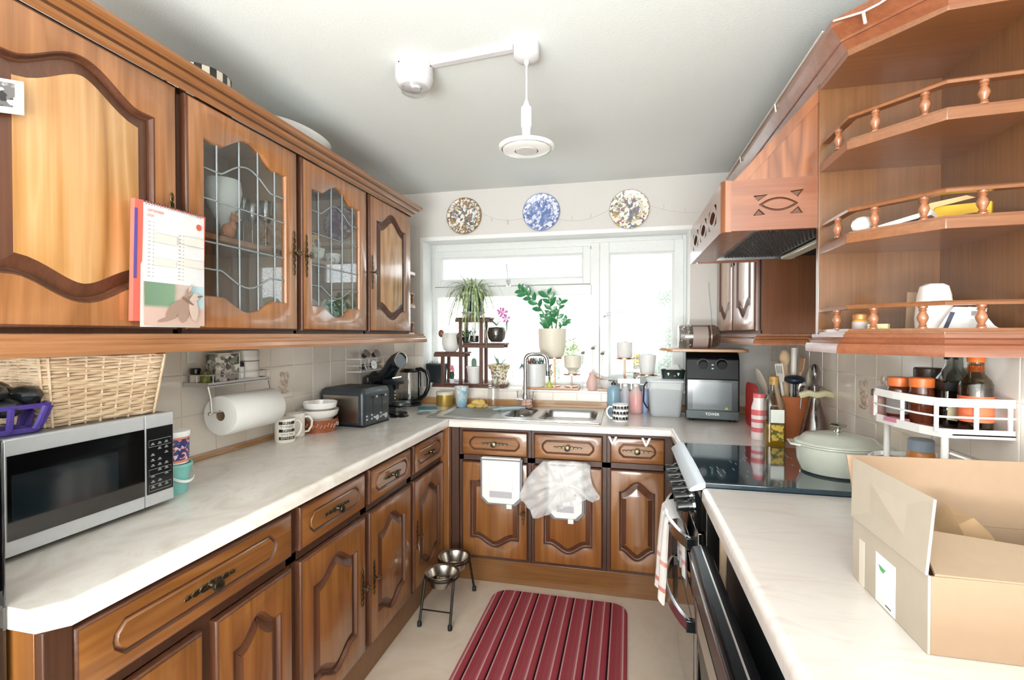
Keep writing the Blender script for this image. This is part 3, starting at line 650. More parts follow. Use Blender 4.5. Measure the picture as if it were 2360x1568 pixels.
l_.new(sx_.outputs['Z'], r_.inputs[0]); l_.new(r_.outputs[0], p_.inputs['Base Color']); p_.inputs['Roughness'].default_value = .9
o = obj('tea_towel', b, mt, smooth=80, norm=False); tag(o, 'white tea towel with pink and yellow stripes hanging from the oven handle', 'towel')
dw = thing('dishwasher', 'glossy black dishwasher with its door slightly open under the pink worktop', 'dishwasher', (0, 0, 0))
obj('body', B().box(.275, .83, .82, 1.42, .08, .855), Mblackm, dw)
b = B().prism([(.176, .776), (.184, .802), (.206, .806), (.228, .806), (.262, .20), (.262, .12), (.238, .12), (.232, .2)], 'y', .815, 1.415)
dd = obj('door', b, pm('#07090c', .22, spec=.12), dw, smooth=30, bevel=.003)
obj('door_trim', B().box(.2035, .2075, .815, 1.415, .8045, .8075).box(.1745, .178, .815, 1.415, .7795, .784), Mchrome, dd)
b = B().box(.175, .196, .815, 1.415, .70, .704); b = B().prism([(.183, .695), (.187, .69), (.194, .60), (.191, .60)], 'y', .9, 1.35); obj('reflection_strip', b, pm('#3a1d1a', .12, coat=1), dd)  # red-brown strip: reflection of rug and wood painted onto the black door
obj('plinth', B().box(.29, .31, .82, 1.42, 0, .09), Mblackm, dw)
o = obj('filler_panel', B().box(.262, .83, 1.44, 1.455, 0, .868), pm('#cdb193', .5)); tag(o, 'pale end panel between the cooker and the dishwasher', 'panel')
fr = thing('fridge', 'black fridge at the near end of the left worktop, teal magnets on it', 'fridge', (XL, .04, 0))
obj('cabinet', B().box(.01, .48, 0, .585, .02, 1.205), Mblackm, fr, bevel=.006); obj('door', B().box(.484, .541, 0, .5872, .06, 1.205), Mgloss, fr, bevel=.008)
o = obj('magnet', B().box(-1.0445, -1.040, .50, .605, .95, 1.04), pm('#1d9aa5', .5), bevel=.003); tag(o, 'square teal magnet on the black fridge door', 'magnet')
o = obj('magnet', B().prism([(.585, 1.085), (.612, 1.085), (.596, 1.115)], 'x', -1.0445, -1.041), pm('#1f8f9e', .5)); tag(o, 'small triangular teal magnet high on the black fridge door', 'magnet')
# ------------------------------------------------------------------ sink
sk = thing('sink', 'stainless steel sink with drainer, half bowl and main bowl', 'sink', (0, 0, 0)); Z = .912
outer = rrect(-1.10, -.118, 2.60, 3.125, .012, 3); bowl = rrect(-.475, -.15, 2.665, 3.04, .06, 5); half = rrect(-.675, -.515, 2.70, 3.02, .05, 5); drain = rrect(-1.06, -.71, 2.64, 3.05, .03, 4)
b = B(); V = lambda P, z: [b.b.verts.new((x, y, z)) for x, y in P]
o0 = V(outer, Z); o1 = V(outer, Z+.003); o2 = V(offset(outer, .006), Z+.004); ringstrip(b, o0, o1); ringstrip(b, o1, o2)
h1, h2, h3 = V(bowl, Z+.002), V(half, Z+.002), V(drain, Z+.002); b.loopfill([o2, h1, h2, h3])
d1 = V(offset(drain, .008), Z-.001); ringstrip(b, h3, d1); b.loopfill([d1]); obj('deck', b, Msteel, sk, smooth=30)
def basin(P, dep):
    b = B(); rs = [[(x, y, Z+.002) for x, y in P]]+[[(x, y, Z-z) for x, y in offset(P, o)] for o, z in ((.006, .004), (.012, .02), (.016, dep-.02), (.03, dep))]
    b.rings(rs, False, True); return obj('bowl', b, pm('#b4b4b2', .3, 1), sk, norm=False)
basin(bowl, .16); basin(half, .12)
for k in range(9):
    y = 2.70+.035*k; obj('drainer_rib', B().prism([(y-.008, Z-.001), (y+.008, Z-.001), (y+.003, Z+.003), (y-.003, Z+.003)], 'x', -1.03, -.74), Msteel, sk)
tp = thing('mixer_tap', 'chrome swan neck mixer tap behind the sink bowls', 'tap', (-.617, 3.075, .916))
obj('base', B().lathe([(.026, 0), (.026, .012), (.019, .02), (.019, .08), (.015, .09)], n=18), Mchrome, tp)
pts = [(0, 0, .07), (0, 0, .2), (0, 0, .275)]+[(.042*(1-cos(a)), 0, .30+.042*sin(a)) for a in (0, .3, .7, 1.1, 1.57)]+[(.10, -.002, .342)]+[(.10+.042*sin(a), -.006, .30+.042*cos(a)) for a in (.4, .8, 1.2, 1.57)]+[(.146, -.01, .235)]
obj('spout', B().tube(pts, .013, 12), Mchrome, tp)
obj('aerator', B().cyl((.146, -.01, .238), (.147, -.01, .205), .0125, n=12), pm('#6d7072', .4, 1), tp)
for s in (-1, 1):
    b = B().cyl((0, 0, .05), (s*.055, -.004, .052), .011, .013, 12).cyl((s*.05, -.004, .05), (s*.052, -.004, .105), .004, n=8); obj('tap_lever', b, Mchrome, tp)
b = B()
for k in range(7): b.ball((-.60+.018*cos(k*2.1), 3.02+.02*sin(k*1.7), .93+.006*k), .024, .02, .014, 9, 6)
o = obj('dishcloth', b, pm('#caa79c', .95, bump=.6, bscale=60)); tag(o, 'crumpled pink dishcloth at the foot of the chrome tap', 'cloth')
b = B()
for k in range(5): b.ball((-.585+.012*cos(k*2.3), 2.88+.025*sin(k*1.9), .905+.004*k), .03, .026, .014, 9, 6)
o = obj('dish_brush', b, pm('#7d746c', .9, bump=.8, bscale=90)); tag(o, 'grey scouring pad on the edge of the half bowl', 'scourer')
# ------------------------------------------------------------------ left worktop things
ZW = .9105
mw = thing('microwave', 'silver microwave with black glass door on the left worktop', 'microwave', (-1.245, .738, ZW), pi/2)
mwW, mwH = .386, .257
obj('casing', B().box(0, mwW, .012, .31, .012, mwH), pm('#8d8f92', .35, .8), mw, bevel=.003)
for x in (.03, mwW-.03):
    for y in (.05, .27): obj('foot', B().lathe([(.012, 0), (.012, .013)], (x, y, 0), 10), Mblackm, mw)
Msil = pm('#c9ccd0', .3, .35)
d = obj('door', B().box(0, .301, -.008, .011, .013, mwH), Msil, mw, bevel=.002)
obj('door_glass', B().box(.004, .299, -.0105, -.007, .046, mwH-.034), Mgloss, d); obj('window_mesh', B().box(.012, .23, -.0112, -.0104, .085, mwH-.075), pm('#172024', .08, coat=.8), d)
p = obj('control_panel', B().box(.303, mwW, -.008, .011, .013, mwH), Msil, mw, bevel=.002)
obj('keypad', B().box(.306, mwW-.004, -.0105, -.007, .046, mwH-.034), Mblack, p)
Mmark = pm('#8f9598', .6); q = B()
for j in range(9):
    for i in range(3):
        if (i+j) % 4 == 3: continue
        x, z = .322+.02*i, .062+.0145*j; q.box(x-.0055, x+.0055, -.0109, -.0104, z-.0012, z+.0008).box(x-.003, x+.003, -.0109, -.0104, z+.002, z+.0045)
o = obj('key_legends', q, Mmark, p); o['kind'] = 'stuff'
for z0, z1 in ((.053, .069), (.095, .111), (.172, .19)): obj('key_outline', B().tube([(.311, -.0107, z0), (.376, -.0107, z0), (.376, -.0107, z1), (.311, -.0107, z1)], .0006, 4, closed=True), Mmark, p)
# wicker basket
wk = thing('wicker_basket', 'pale wicker basket on top of the microwave', 'basket', (-1.41, .995, ZW+mwH+.0005), radians(84))
Mwick = wood('willow', ['#bfa486', '#d4bb9c', '#dfcab0'], 'x', rough=.6, coat=0); hw, hd, hh = .125, .125, .163
def bask(z): f = 1+.16*z/hh; return hw*f, hd*f
q = B()
for j in range(24):
    z = .006+j*(hh/24); a, c = bask(z); P = rrect(-a, a, -c, c, .03, 4); n = len(P); pts = []
    ring = []
    for i in range(n):
        x0, y0 = P[i]; x1, y1 = P[(i+1) % n]; L_ = hypot(x1-x0, y1-y0); k = max(1, int(L_/.012))
        for m in range(k): ring.append((x0+(x1-x0)*m/k, y0+(y1-y0)*m/k))
    s_ = 0; pr_ = ring[-1]
    for x, y in ring:
        s_ += hypot(x-pr_[0], y-pr_[1]); pr_ = (x, y); w = .0035*sin(s_/.036*pi+(pi if j % 2 else 0)); r0 = hypot(x, y); pts.append((x*(1+w/r0), y*(1+w/r0), z+.0015*sin(s_*31+j)))
    q.tube(pts, .0040, 5, closed=True)
o = obj('weave', q, Mwick, wk); o['kind'] = 'stuff'
q = B(); a0, c0 = bask(0); a1, c1 = bask(hh)
for f in [i/7 for i in range(8)]:
    for s in (-1, 1):
        q.tube([((2*f-1)*a0*.92, s*c0, 0), ((2*f-1)*a1*.92, s*c1, hh)], .003, 5); q.tube([(s*a0, (2*f-1)*c0*.92, 0), (s*a1, (2*f-1)*c1*.92, hh)], .003, 5)
o = obj('stakes', q, Mwick, wk); o['kind'] = 'stuff'
obj('base', B().box(-a0+.004, a0-.004, -c0+.004, c0-.004, 0, .006), Mwick, wk)
pb = thing('plastic_basket', 'small purple plastic basket with oval cut-outs on the microwave', 'basket', (-1.318, .782, ZW+mwH+.0005), radians(80)); Mpur = pm('#4c3b88', .4)
q = B(); 
P0, P1 = rrect(-.055, .055, -.035, .035, .012, 3), rrect(-.072, .072, -.045, .045, .014, 3)
obj('tray', B().rings([[(x, y, .001) for x, y in P0], [(x*1.02, y*1.02, .012) for x, y in P0], [(x*.98, y*.98, .012) for x, y in P0], [(x*.97, y*.97, .004) for x, y in P0]], True, True), Mpur, pb)
obj('rim', B().sweep([(0, .054), (-.004, .056), (-.004, .064), (.002, .064)], P1[::-1], closed=True), Mpur, pb)
for i in range(0, len(P0), 2):
    (x, y), (X, Y) = P0[i], P1[i]; obj('slat', B().tube([(x, y, .008), ((x+X)/2, (y+Y)/2, .03), (X, Y, .058)], .006, 6), Mpur, pb)
for s in (-1, 1):
    for f in (-.45, 0, .45): obj('slat', B().tube([(f*.1, s*.035, .008), (f*.13, s*.046, .058)], .0065, 6), Mpur, pb)
q = B()
for k in range(9): q.ball((-1.335+.03*cos(k*2.2), .782+.04*sin(k*1.3), 1.225+.012*(k % 4)), .035, .03, .022, 8, 6)
o = obj('plastic_bag', q, pm('#1d2224', .3, coat=.3)); tag(o, 'crumpled black plastic bag in the purple basket', 'bag')
# teal bucket and tub
bk = thing('bucket', 'clear teal plastic bucket with white handle beside the microwave', 'bucket', (-1.318, 1.20, ZW)); Mteal = sheer('teal_plastic', '#8fd6cf', .72)
obj('pail', B().lathe([(.034, 0), (.044, .078), (.0475, .079), (.0475, .088), (.0435, .088), (.0425, .08), (.033, .004), (0, .003)], n=24, cap=False), Mteal, bk)
obj('handle', B().rings([[(.049*cos(a)*1.0+.004, .049*sin(a)*1.0-.0, .082-.045*max(0, cos(a))+s) for s in (-.004, .004)] for a in [(-pi/2)+pi*i/14 for i in range(15)]], False, False, closed=False), pm('#e8eceb', .4), bk)
tb = thing('tub', 'white lidded tub with navy and pink label standing on the teal bucket', 'tub', (-1.318, 1.20, ZW+.0885))
Mtub = pm('#e9927f', .45); obj('wall', B().lathe([(.036, 0), (.038, .082)], n=24), Mtub, tb); obj('lid', B().lathe([(.0405, .080), (.0415, .083), (.0415, .093), (.039, .096), (0, .097)], n=24), Mwhite, tb)
q = B(); A = [-1.1+2.0*i/8 for i in range(9)]; q.rings([[(.0389*cos(a), .0389*sin(a), z) for a in A] for z in (.012, .074)], False, False, closed=False)
obj('label', q, spotty('navy_label', '#2f2f6d', ['#d9cfe0', '#e9927f'], 130, .5, .56), tb, norm=False)
obj('base_ring', B().lathe([(.0365, -.0), (.0365, .004)], n=24), Mwhite, tb)
# wire rack with kitchen roll
rk = thing('wall_rack', 'chrome wall rack with a paper roll holder on the tiled wall', 'rack', (0, 0, 0)); rx0, rx1, ry0, ry1, rz = XL+.008, -1.465, 1.475, 1.785, 1.195
q = B().box(rx0, rx1, ry0, ry1, rz+.002, rz+.004); obj('tray', q, pm('#9a9c9d', .4, .9), rk)
q = B().box(rx1-.002, rx1, ry0, ry1, rz-.004, rz+.013).box(rx0, rx1, ry0-.002, ry0, rz-.004, rz+.013).box(rx0, rx1, ry1, ry1+.002, rz-.004, rz+.013); obj('lip', q, Msteel, rk)
q = B().tube([(rx0, ry0, rz+.04), (rx1, ry0, rz+.04), (rx1, ry1, rz+.04), (rx0, ry1, rz+.04)], .0018, 6)
for y in (ry0+.02, ry0+.14, ry1-.02): q.cyl((rx1, y, rz+.01), (rx1, y, rz+.04), .0016, n=6)
q.cyl((rx0+.06, ry0, rz), (rx0+.06, ry0, rz+.04), .0016, n=6); obj('guard_rail', q, Mchrome, rk)
for y in (ry0, ry1): obj('arm', B().tube([(rx1-.004, y, rz), (rx1+.004, y+.004, rz-.045), (rx1+.008, y+.004, rz-.098)], .0045, 6), Msteel, rk)
RX, RZ = -1.467, 1.083
q = B().tube([(rx1+.008, ry0+.003, rz-.098), (RX+.012, ry0+.006, RZ+.015), (RX+.012, ry1+.02, RZ+.015)], .0028, 6).ball((rx1+.008, ry0-.004, rz-.098), .007, n=8, m=5); obj('roll_bar', q, Mchrome, rk)
b = B(); n = 32; rs = []
for r, y in ((.02, 1.528), (.073, 1.528), (.0755, 1.532), (.0755, 1.792), (.072, 1.797), (.02, 1.797)): rs.append([(RX+r*cos(2*pi*i/n), y, RZ-.002+r*sin(2*pi*i/n)) for i in range(n)])
b.rings(rs, loop=True)
kr = thing('kitchen_roll', 'thick white kitchen paper roll on the chrome rack', 'paper roll', (0, 0, 0)); obj('paper', b, pm('#efeeec', .95, bump=.1, bscale=200), kr)
b = B(); rs = [[(RX+r*cos(2*pi*i/n), y, RZ-.002+r*sin(2*pi*i/n)) for i in range(n)] for r, y in ((.0185, 1.53), (.0198, 1.53), (.0198, 1.795), (.0185, 1.795))]; b.rings(rs, loop=True); obj('core', b, Mcard, kr)
def lid_jar(name, label, cat, loc, r, h, body, lid, lidh=.018, fill=None, group=None, neck=.85, n=20, label_mat=None):
    t = thing(name, label, cat, loc, group=group)
    obj('body', B().lathe([(r*.9, 0), (r, .004), (r, h-lidh*1.6), (r*.94, h-lidh*1.15), (r*neck, h-lidh)], n=n), body, t)
    obj('lid', B().lathe([(r*neck+.002, h-lidh), (r*neck+.002, h-.003), (r*neck-.001, h)], n=n), lid, t)
    if label_mat: obj('label', B().lathe([(r+.0006, h*.15), (r+.0006, h*.55)], n=n, cap=False), label_mat, t)
    return t
zr = rz+.0045
lid_jar('spice_jar', 'tiny dark jar with white label at the wall end of the chrome rack', 'jar', (-1.545, 1.497, zr), .018, .06, pm('#2a2c22', .3), Mblack, label_mat=pm('#d9d2c2', .6))
lid_jar('spice_jar', 'small olive green jar beside the dark jar on the chrome rack', 'jar', (-1.505, 1.50, zr), .017, .05, pm('#6d7030', .3), pm('#5b5c2a', .4))
t = thing('tea_box', 'grey floral patterned box on the chrome rack', 'box', (-1.508, 1.585, zr), radians(-12)); obj('carton', B().box(-.028, .028, -.048, .048, 0, .112), spotty('grey_floral', '#8b8580', ['#4d4a46', '#d6d2cb', '#6f7c64', '#b9b3ab'], 60, .5, .42), t); obj('white_side', B().box(-.0285, .0285, .0475, .05, 0, .112), Mwhite, t); obj('flap', B().box(-.028, .028, -.048, .05, .112, .1135), Mwhite, t)
lid_jar('pill_bottle', 'little white bottle with dark cap beside the floral box', 'bottle', (-1.487, 1.652, zr), .012, .075, pm('#d9dad6', .4), Mblackm)
t = lid_jar('canister', 'big white canister on the chrome rack under the pelmet', 'canister', (-1.520, 1.715, zr), .05, .122, pm('#d6d2cc', .35), pm('#c9c6c0', .4), lidh=.028, neck=.96)
obj('band', B().lathe([(.0505, .075), (.0505, .079)], n=20, cap=False), pm('#6d6a78', .5), t)
b = B().box(0, .012, -.017, .017, 0, .062); o = obj('plug_adaptor', b, pm('#e6e6e2', .4), loc=(XL+.008, 1.505, 1.275), bevel=.003); tag(o, 'white plastic hook stuck on the tiles above the dark jars', 'hook')
# mugs and bowls
def mug(name, label, loc, r, h, mat, rz, group=None, taper=1.0):
    t = thing(name, label, 'mug', loc, rz, group)
    obj('cup', B().lathe([(r*.93*taper, 0), (r*taper, .004), (r, h-.002), (r-.0015, h), (r-.004, h-.002), (r*taper-.004, .008), (0, .007)], n=28, cap=False), mat, t)
    obj('handle', B().tube([(r-.004, 0, h*.82), (r+.018, 0, h*.84), (r+.031, 0, h*.66), (r+.029, 0, h*.42), (r+.014, 0, h*.2), (r-.004, 0, h*.17)], .0052, 8), mat, t); return t
Mcream = pm('#ece6dd', .2, coat=.5)
m1 = mug('mug', 'cream mug printed with black and white words', (-1.458, 1.873, ZW), .043, .105, Mcream, radians(62))
va = radians(-62-40); Mink = pm('#1e1d1d', .4)
for k, (s, band) in enumerate((('FIRST', 1), ('THINGS', 0), ('FIRST', 1), ('STICK THE', 0), ('KETTLE ON', 1))):
    z = .088-.0165*k; sz = .016 if k < 3 else .0105
    if band: obj('printed_band', B().rings([[(.0434*cos(a), .0434*sin(a), z+d) for a in [va-.82+1.64*i/10 for i in range(11)]] for d in (-.0065, .0065)], False, False, closed=False), Mink, m1, norm=False)
    text('lettering', s, sz, Mcream if band else Mink, m1, ext=.0002, bend=(.0437, va, z))
mug('mug', 'plain cream mug behind the mug with words', (-1.492, 1.985, ZW), .043, .108, Mcream, radians(28))
def bowl_(name, label, loc, r, h, mat, inner=None, foot=.55, group=None):
    t = thing(name, label, 'bowl', loc, group=group)
    obj('shell', B().lathe([(r*foot, 0), (r*foot, .004), (r*.93, h*.45), (r, h), (r-.004, h), (r*.88, h*.45), (r*foot*.9, .008), (0, .007)], n=32, cap=False), mat, t); return t
t = bowl_('serving_bowl', 'terracotta bowl with white scrolls at the bottom of the stack', (-1.462, 2.13, ZW), .088, .062, pm('#9c5433', .25, coat=.5), foot=.86)
for k in range(16):
    a = -1.9+k*.2; z = .034+.004*sin(k*2); obj('scroll', B().tube([(.0865*cos(a+d), .0865*sin(a+d), z+.008*sin(d*40)) for d in (-.07, -.035, 0, .035, .07)], .0012, 4), pm('#e9d3bd', .5), t)
bowl_('cereal_bowl', 'white bowl nested on the terracotta bowl', (-1.467, 2.13, ZW+.057), .096, .05, pm('#efeae6', .15, coat=.6), foot=.7); bowl_('cereal_bowl', 'white bowl at the top of the bowl stack', (-1.462, 2.135, ZW+.092), .082, .05, pm('#f2efec', .15, coat=.6), foot=.6)
# toaster
ts = thing('toaster', 'black four-slice toaster with brushed steel ends', 'toaster', (-1.281, 2.228, ZW), radians(84)); Mtoa = pm('#2b333a', .35, coat=.3)
tw, td, th = .245, .275, .195
obj('casing', B().rings([[(x, y, z) for x, y in rrect(i, tw-i, i, td-i, .022, 4)] for i, z in ((0, .012), (0, th-.03), (.004, th-.012), (.014, th))]), Mtoa, ts)
obj('steel_panel', B().box(-.0025, .001, .03, td-.03, .025, th-.035), pm('#b9b2a8', .28, 1), ts)
for k in range(4): obj('slot', B().box(.032+.048*k, .056+.048*k, .035, td-.03, th-.001, th+.0012), pm('#0b0b0b', .6), ts)
obj('top_plate', B().box(.024, tw-.024, .025, td-.022, th-.002, th+.0006), pm('#3a3d3f', .3, .5), ts)
obj('base', B().box(.006, tw-.006, .006, td-.006, 0, .013), Mblackm, ts)
for x in (.085, .165):
    obj('lever_slot', B().box(x-.0025, x+.0025, -.0008, .001, .065, .15), Mblackm, ts); lv = obj('lever', B().box(x-.017, x+.017, -.016, .002, .146, .156), Mblack, ts, bevel=.002); obj('lever_cap', B().box(x+.002, x+.016, -.0175, -.0155, .1465, .1555), pm('#c9ced2', .3, .6), lv)
    dl = obj('dial', B().cyl((x+.02, .001, .04), (x+.02, -.012, .04), .0155, .0145, 20), pm('#d3d5d6', .25, .9), ts)
    for k in range(2): obj('button', B().box(x-.02, x-.006, -.002, .001, .032+.02*k, .041+.02*k), pm('#c5cace', .3, .6), ts, bevel=.001)
for z in (.033, .05): obj('button', B().box(.022, .037, -.002, .001, z, z+.009), pm('#c5cace', .3, .6), ts, bevel=.001)
# pod coffee machine
cm = thing('coffee_machine', 'black pod coffee machine with round head behind the toaster', 'coffee machine', (-1.37, 2.70, ZW), radians(70)); Mcof = pm('#14191d', .22, coat=.6)
obj('body', B().rings([[(x, y, z) for x, y in rrect(-.055, .055, .0, .11, .02, 4)] for z in (0, .05, .17)]), pm('#2c3538', .35), cm)
b = B().tube([(0, .20, .16), (0, .13, .205), (0, .06, .215), (0, .01, .25), (0, -.02, .29), (0, -.05, .315)], .045, 16); obj('arched_head', b, Mcof, cm)
obj('water_tank', B().lathe([(.05, .0), (.058, .15), (.052, .21), (.03, .225)], (0, .17, 0), 20), pm('#1d2428', .12, coat=.6), cm)
b = B().cyl((0, -.04, .312), (0, -.085, .322), .044, .05, 20); hd_ = obj('head_ring', b, Mcof, cm); obj('chrome_rim', B().tube([(.048*cos(a), -.086, .322+.048*sin(a)) for a in [2*pi*i/20 for i in range(20)]], .004, 6, closed=True), Mchrome, hd_)
obj('pod_holder', B().box(-.04, .04, -.075, .03, .175, .205), pm('#23292c', .3), cm, bevel=.006); obj('spout', B().lathe([(.016, 0), (.022, .03)], (0, -.045, .147), 14), Mblack, cm)
obj('lock_lever', B().tube([(-.03, -.05, .215), (0, -.085, .222), (.03, -.05, .215)], .006, 8), Mchrome, cm)
obj('drip_tray', B().lathe([(.045, 0), (.056, .008), (.056, .022), (.05, .026)], (0, -.09, .05), 20), pm('#3a4448', .25, coat=.5), cm); obj('tray_stem', B().box(-.02, .02, -.09, .0, .04, .052), Mcof, cm); obj('foot', B().lathe([(.062, 0), (.06, .008)], (.0, -.055, 0), 22), Mblack, cm)
for k in range(3): obj('indicator', B().box(.03, .038, -.002, .002, .08+.02*k, .09+.02*k), pm('#dfe5dd', .4), cm)
# kettle
kt = thing('kettle', 'clear glass kettle with black handle in the corner by the window', 'kettle', (-1.40, 3.03, ZW), radians(0))
obj('power_base', B().lathe([(.082, 0), (.084, .016), (.07, .02)], n=28), Mblack, kt); obj('collar', B().lathe([(.074, .02), (.079, .03), (.078, .05)], n=28), Mblack, kt)
obj('jug', B().lathe([(.077, .05), (.076, .09), (.068, .17), (.062, .222), (.060, .222), (.066, .17), (.074, .09), (.075, .052)], n=28, cap=False), Mglass, kt)
obj('water', B().lathe([(.073, .052), (.072, .085)], n=28), glassmat('kettle_water', '#e6f0f2', .9), kt)
obj('lid', B().lathe([(.063, .222), (.066, .23), (.05, .246), (0, .25)], n=28), Mblack, kt); obj('spout', B().rings([[(-.055, -.02, .20), (-.055, .02, .20), (-.085, 0, .228)], [(-.055, -.02, .222), (-.055, .02, .222), (-.09, 0, .232)]]), Mglass, kt)
b = B().tube([(.045, 0, .238), (.085, 0, .243), (.122, 0, .225), (.138, 0, .18), (.134, 0, .12), (.11, 0, .07), (.075, 0, .04)], .0135, 12); obj('handle', b, Mblack, kt); obj('back_strip', B().box(.066, .08, -.014, .014, .04, .225), Mblack, kt, bevel=.003)
# small wire rack with coffee pods
r2 = thing('wire_basket', 'white wire basket of coffee pods on the tiled wall', 'basket', (0, 0, 0)); Mwire = pm('#e9e9e6', .35); ax0, ax1, ay0, ay1, az = XL+.008, -1.485, 2.56, 2.93, 1.165
for z in (az, az+.035, az+.075): obj('rail', B().tube([(ax0, ay0, z), (ax1, ay0, z), (ax1, ay1, z), (ax0, ay1, z)], .0032 if z != az+.035 else .0018, 6), Mwire, r2)
for y in (ay0, ay0+.09, ay0+.18, ay0+.27, ay1): obj('upright', B().tube([(ax0, y, az), (ax1, y, az), (ax1, y, az+.075)], .0018, 6), Mwire, r2)
obj('floor_sheet', B().box(ax0, ax1, ay0, ay1, az-.002, az), Mwire, r2)
def pod(loc, rot, col, lab):
    t = thing('coffee_pod', lab, 'coffee pod', loc, rot=rot); obj('cup', B().lathe([(.014, 0), (.019, .03), (.021, .034)], n=16), pm(col, .4), t); obj('foil', B().lathe([(.0265, .034), (.0265, .036)], n=18), pm('#cfd3d8', .25, .7), t)
pod((-1.535, 2.64, az+.02), (0, 1.3, .2), '#3a332c', 'dark coffee pod lying at the near end of the white wire basket'); pod((-1.52, 2.72, az+.028), (.2, 1.4, 0), '#4a463f', 'coffee pod with silver foil facing out, middle of the white wire basket')
pod((-1.525, 2.82, az+.026), (-.2, 1.35, .1), '#b39a78', 'tan coffee pod beside the silver-faced pod in the white wire basket'); pod((-1.545, 2.69, az+.085), (.4, .9, .3), '#3d3b2e', 'olive coffee pod heaped on top, near end of the white wire basket'); pod((-1.53, 2.78, az+.088), (-.1, 1.2, -.3), '#3d342e', 'brown coffee pod heaped on top, far end of the white wire basket')
# left: leaflet, coaster
o = obj('leaflet', B().box(-.06, .06, -.09, .09, 0, .002), pm('#2f8ea6', .4), loc=(-1.215, 2.90, ZW), rot=(0, 0, .45)); tag(o, 'teal leaflet lying on the worktop beside the drainer', 'leaflet')
obj('white_band', B().box(-.058, .058, -.09, -.062, .002, .0024), Mpaper, o)
o = obj('coaster', B().lathe([(.045, 0), (.046, .003), (.04, .004)], n=24), pm('#a9a9a5', .3, .6), loc=(-1.16, 2.715, ZW)); tag(o, 'grey round coaster on the worktop near the drainer', 'coaster')
o = obj('jar_lid', B().lathe([(.055, 0), (.055, .004), (.05, .006)], n=24), Mblack, loc=(-1.265, 2.60, ZW)); tag(o, 'black round lid on the worktop below the coffee machine', 'lid')
# ------------------------------------------------------------------ drainer things
t = thing('biscuit_tin', 'gold tin with cream lid on the worktop under the plant stand', 'tin', (-1.165, 3.075, ZW)); obj('drum', B().lathe([(.056, 0), (.057, .004), (.057, .078)], n=28), pm('#b99a4e', .4, .5, bump=.2, bscale=40), t); obj('lid', B().lathe([(.0595, .072), (.0595, .09), (.056, .094)], n=28), pm('#ded6c0', .35), t)
t = thing('tumbler', 'pale blue patterned plastic cup on the drainer', 'cup', (-1.03, 3.02, .914)); obj('cup', B().lathe([(.033, 0), (.046, .128), (.047, .132), (.043, .132), (.031, .004), (0, .004)], n=24, cap=False), spotty('cup_print', '#b6cfd9', ['#8fb9d3', '#d9c9be', '#e3e3df'], 25, .4, .46), t)
b = B()
for k in range(12): b.ball((-.92+.05*cos(k*2.4)*(.3+.06*k), 3.02+.02*sin(k*1.9), .928+.014*sin(k*1.3)+.004), .03, .022, .017, 9, 6)
o = obj('sponge_cloth', b, pm('#e0c071', .95, bump=.5, bscale=70)); tag(o, 'crumpled yellow cloth on the drainer', 'cloth')
t = thing('drinking_glass', 'clear glass standing upside down on the drainer', 'glass', (-.795, 2.95, .914)); obj('glass', B().lathe([(.038, 0), (.0395, .06), (.037, .13), (.033, .15), (0, .152), (0, .140), (.031, .138), (.035, .12), (.037, .06), (.036, 0)], n=24, cap=False), Mglass, t)
b = B().tube([(-.78, 2.88, .922), (-.68, 2.95, .925), (-.60, 2.98, .922)], .007, 8, r1=.012); o = obj('washing_up_brush', b, pm('#a8c6d4', .4)); tag(o, 'pale blue washing-up brush lying on the drainer', 'brush')
m2 = mug('mug', 'white mug printed with rows of black elephants by the sink', (-.018, 2.72, ZW), .043, .095, pm('#f2f0ee', .2, coat=.5), radians(192))
q = B()
for r_ in range(3):
    for k in range(7):
        a = radians(78)+(k-3)*.42+.1*r_; z = .018+.029*r_; P = lambda da, dz: (.0436*cos(a+da/.0436), .0436*sin(a+da/.0436), z+dz)
        q.face([q.b.verts.new(P(*v)) for v in ((-.008, -.002), (-.008, .008), (-.004, .011), (.005, .011), (.0075, .008), (.0075, .002), (.008, -.008), (.0055, -.008), (.005, -.002), (.004, -.008), (.001, -.008), (0, -.002), (-.003, -.002), (-.004, -.008), (-.007, -.008))])
o = obj('elephant_print', q, Mink, m2, norm=False); o['kind'] = 'stuff'
def pump(label, loc, r, h, col, alpha, liquid=None, head='#20252a', cat='bottle', lh=.5):
    t = thing('soap_bottle', label, cat, loc); obj('bottle', B().lathe([(r*.92, 0), (r, .005), (r, h*.72), (r*.75, h*.82), (.012, h*.86), (.012, h*.9)], n=20), sheer('plastic_'+col.strip('#'), col, alpha, .15), t)
    if liquid: obj('liquid', B().lathe([(r*.88, .003), (r*.94, .008), (r*.94, h*lh)], n=20), pm(liquid, .2), t)
    obj('pump', B().lathe([(.014, h*.88), (.014, h*.95), (.005, h*.955), (.005, h*1.0)], n=12).box(-.03, .008, -.006, .006, h*.99, h*1.03), pm(head, .4), t); return t
pump('blue pump soap bottle with dark head behind the elephant mug', (-.06, 2.985, ZW), .038, .195, '#8fb6cc', .75, '#5d8fa8', lh=.3); 
def spray(label, loc, r, h, col, liquid, trig='#e9ecec', lh=.45):
    t = thing('spray_bottle', label, 'bottle', loc); obj('bottle', B().lathe([(r*.95, 0), (r, .006), (r, h*.5), (r*.6, h*.68), (.014, h*.76)], n=20), sheer('spray_'+liquid.strip('#'), col, .45, .15), t)
    obj('liquid', B().lathe([(r*.9, .004), (r*.95, .009), (r*.95, h*lh)], n=20), pm(liquid, .2), t)
    obj('trigger', B().lathe([(.015, h*.74), (.015, h*.82)], n=12).box(-.045, .025, -.011, .011, h*.83, h*.96).box(-.03, -.022, -.006, .006, h*.66, h*.84), pm(trig, .4), t)
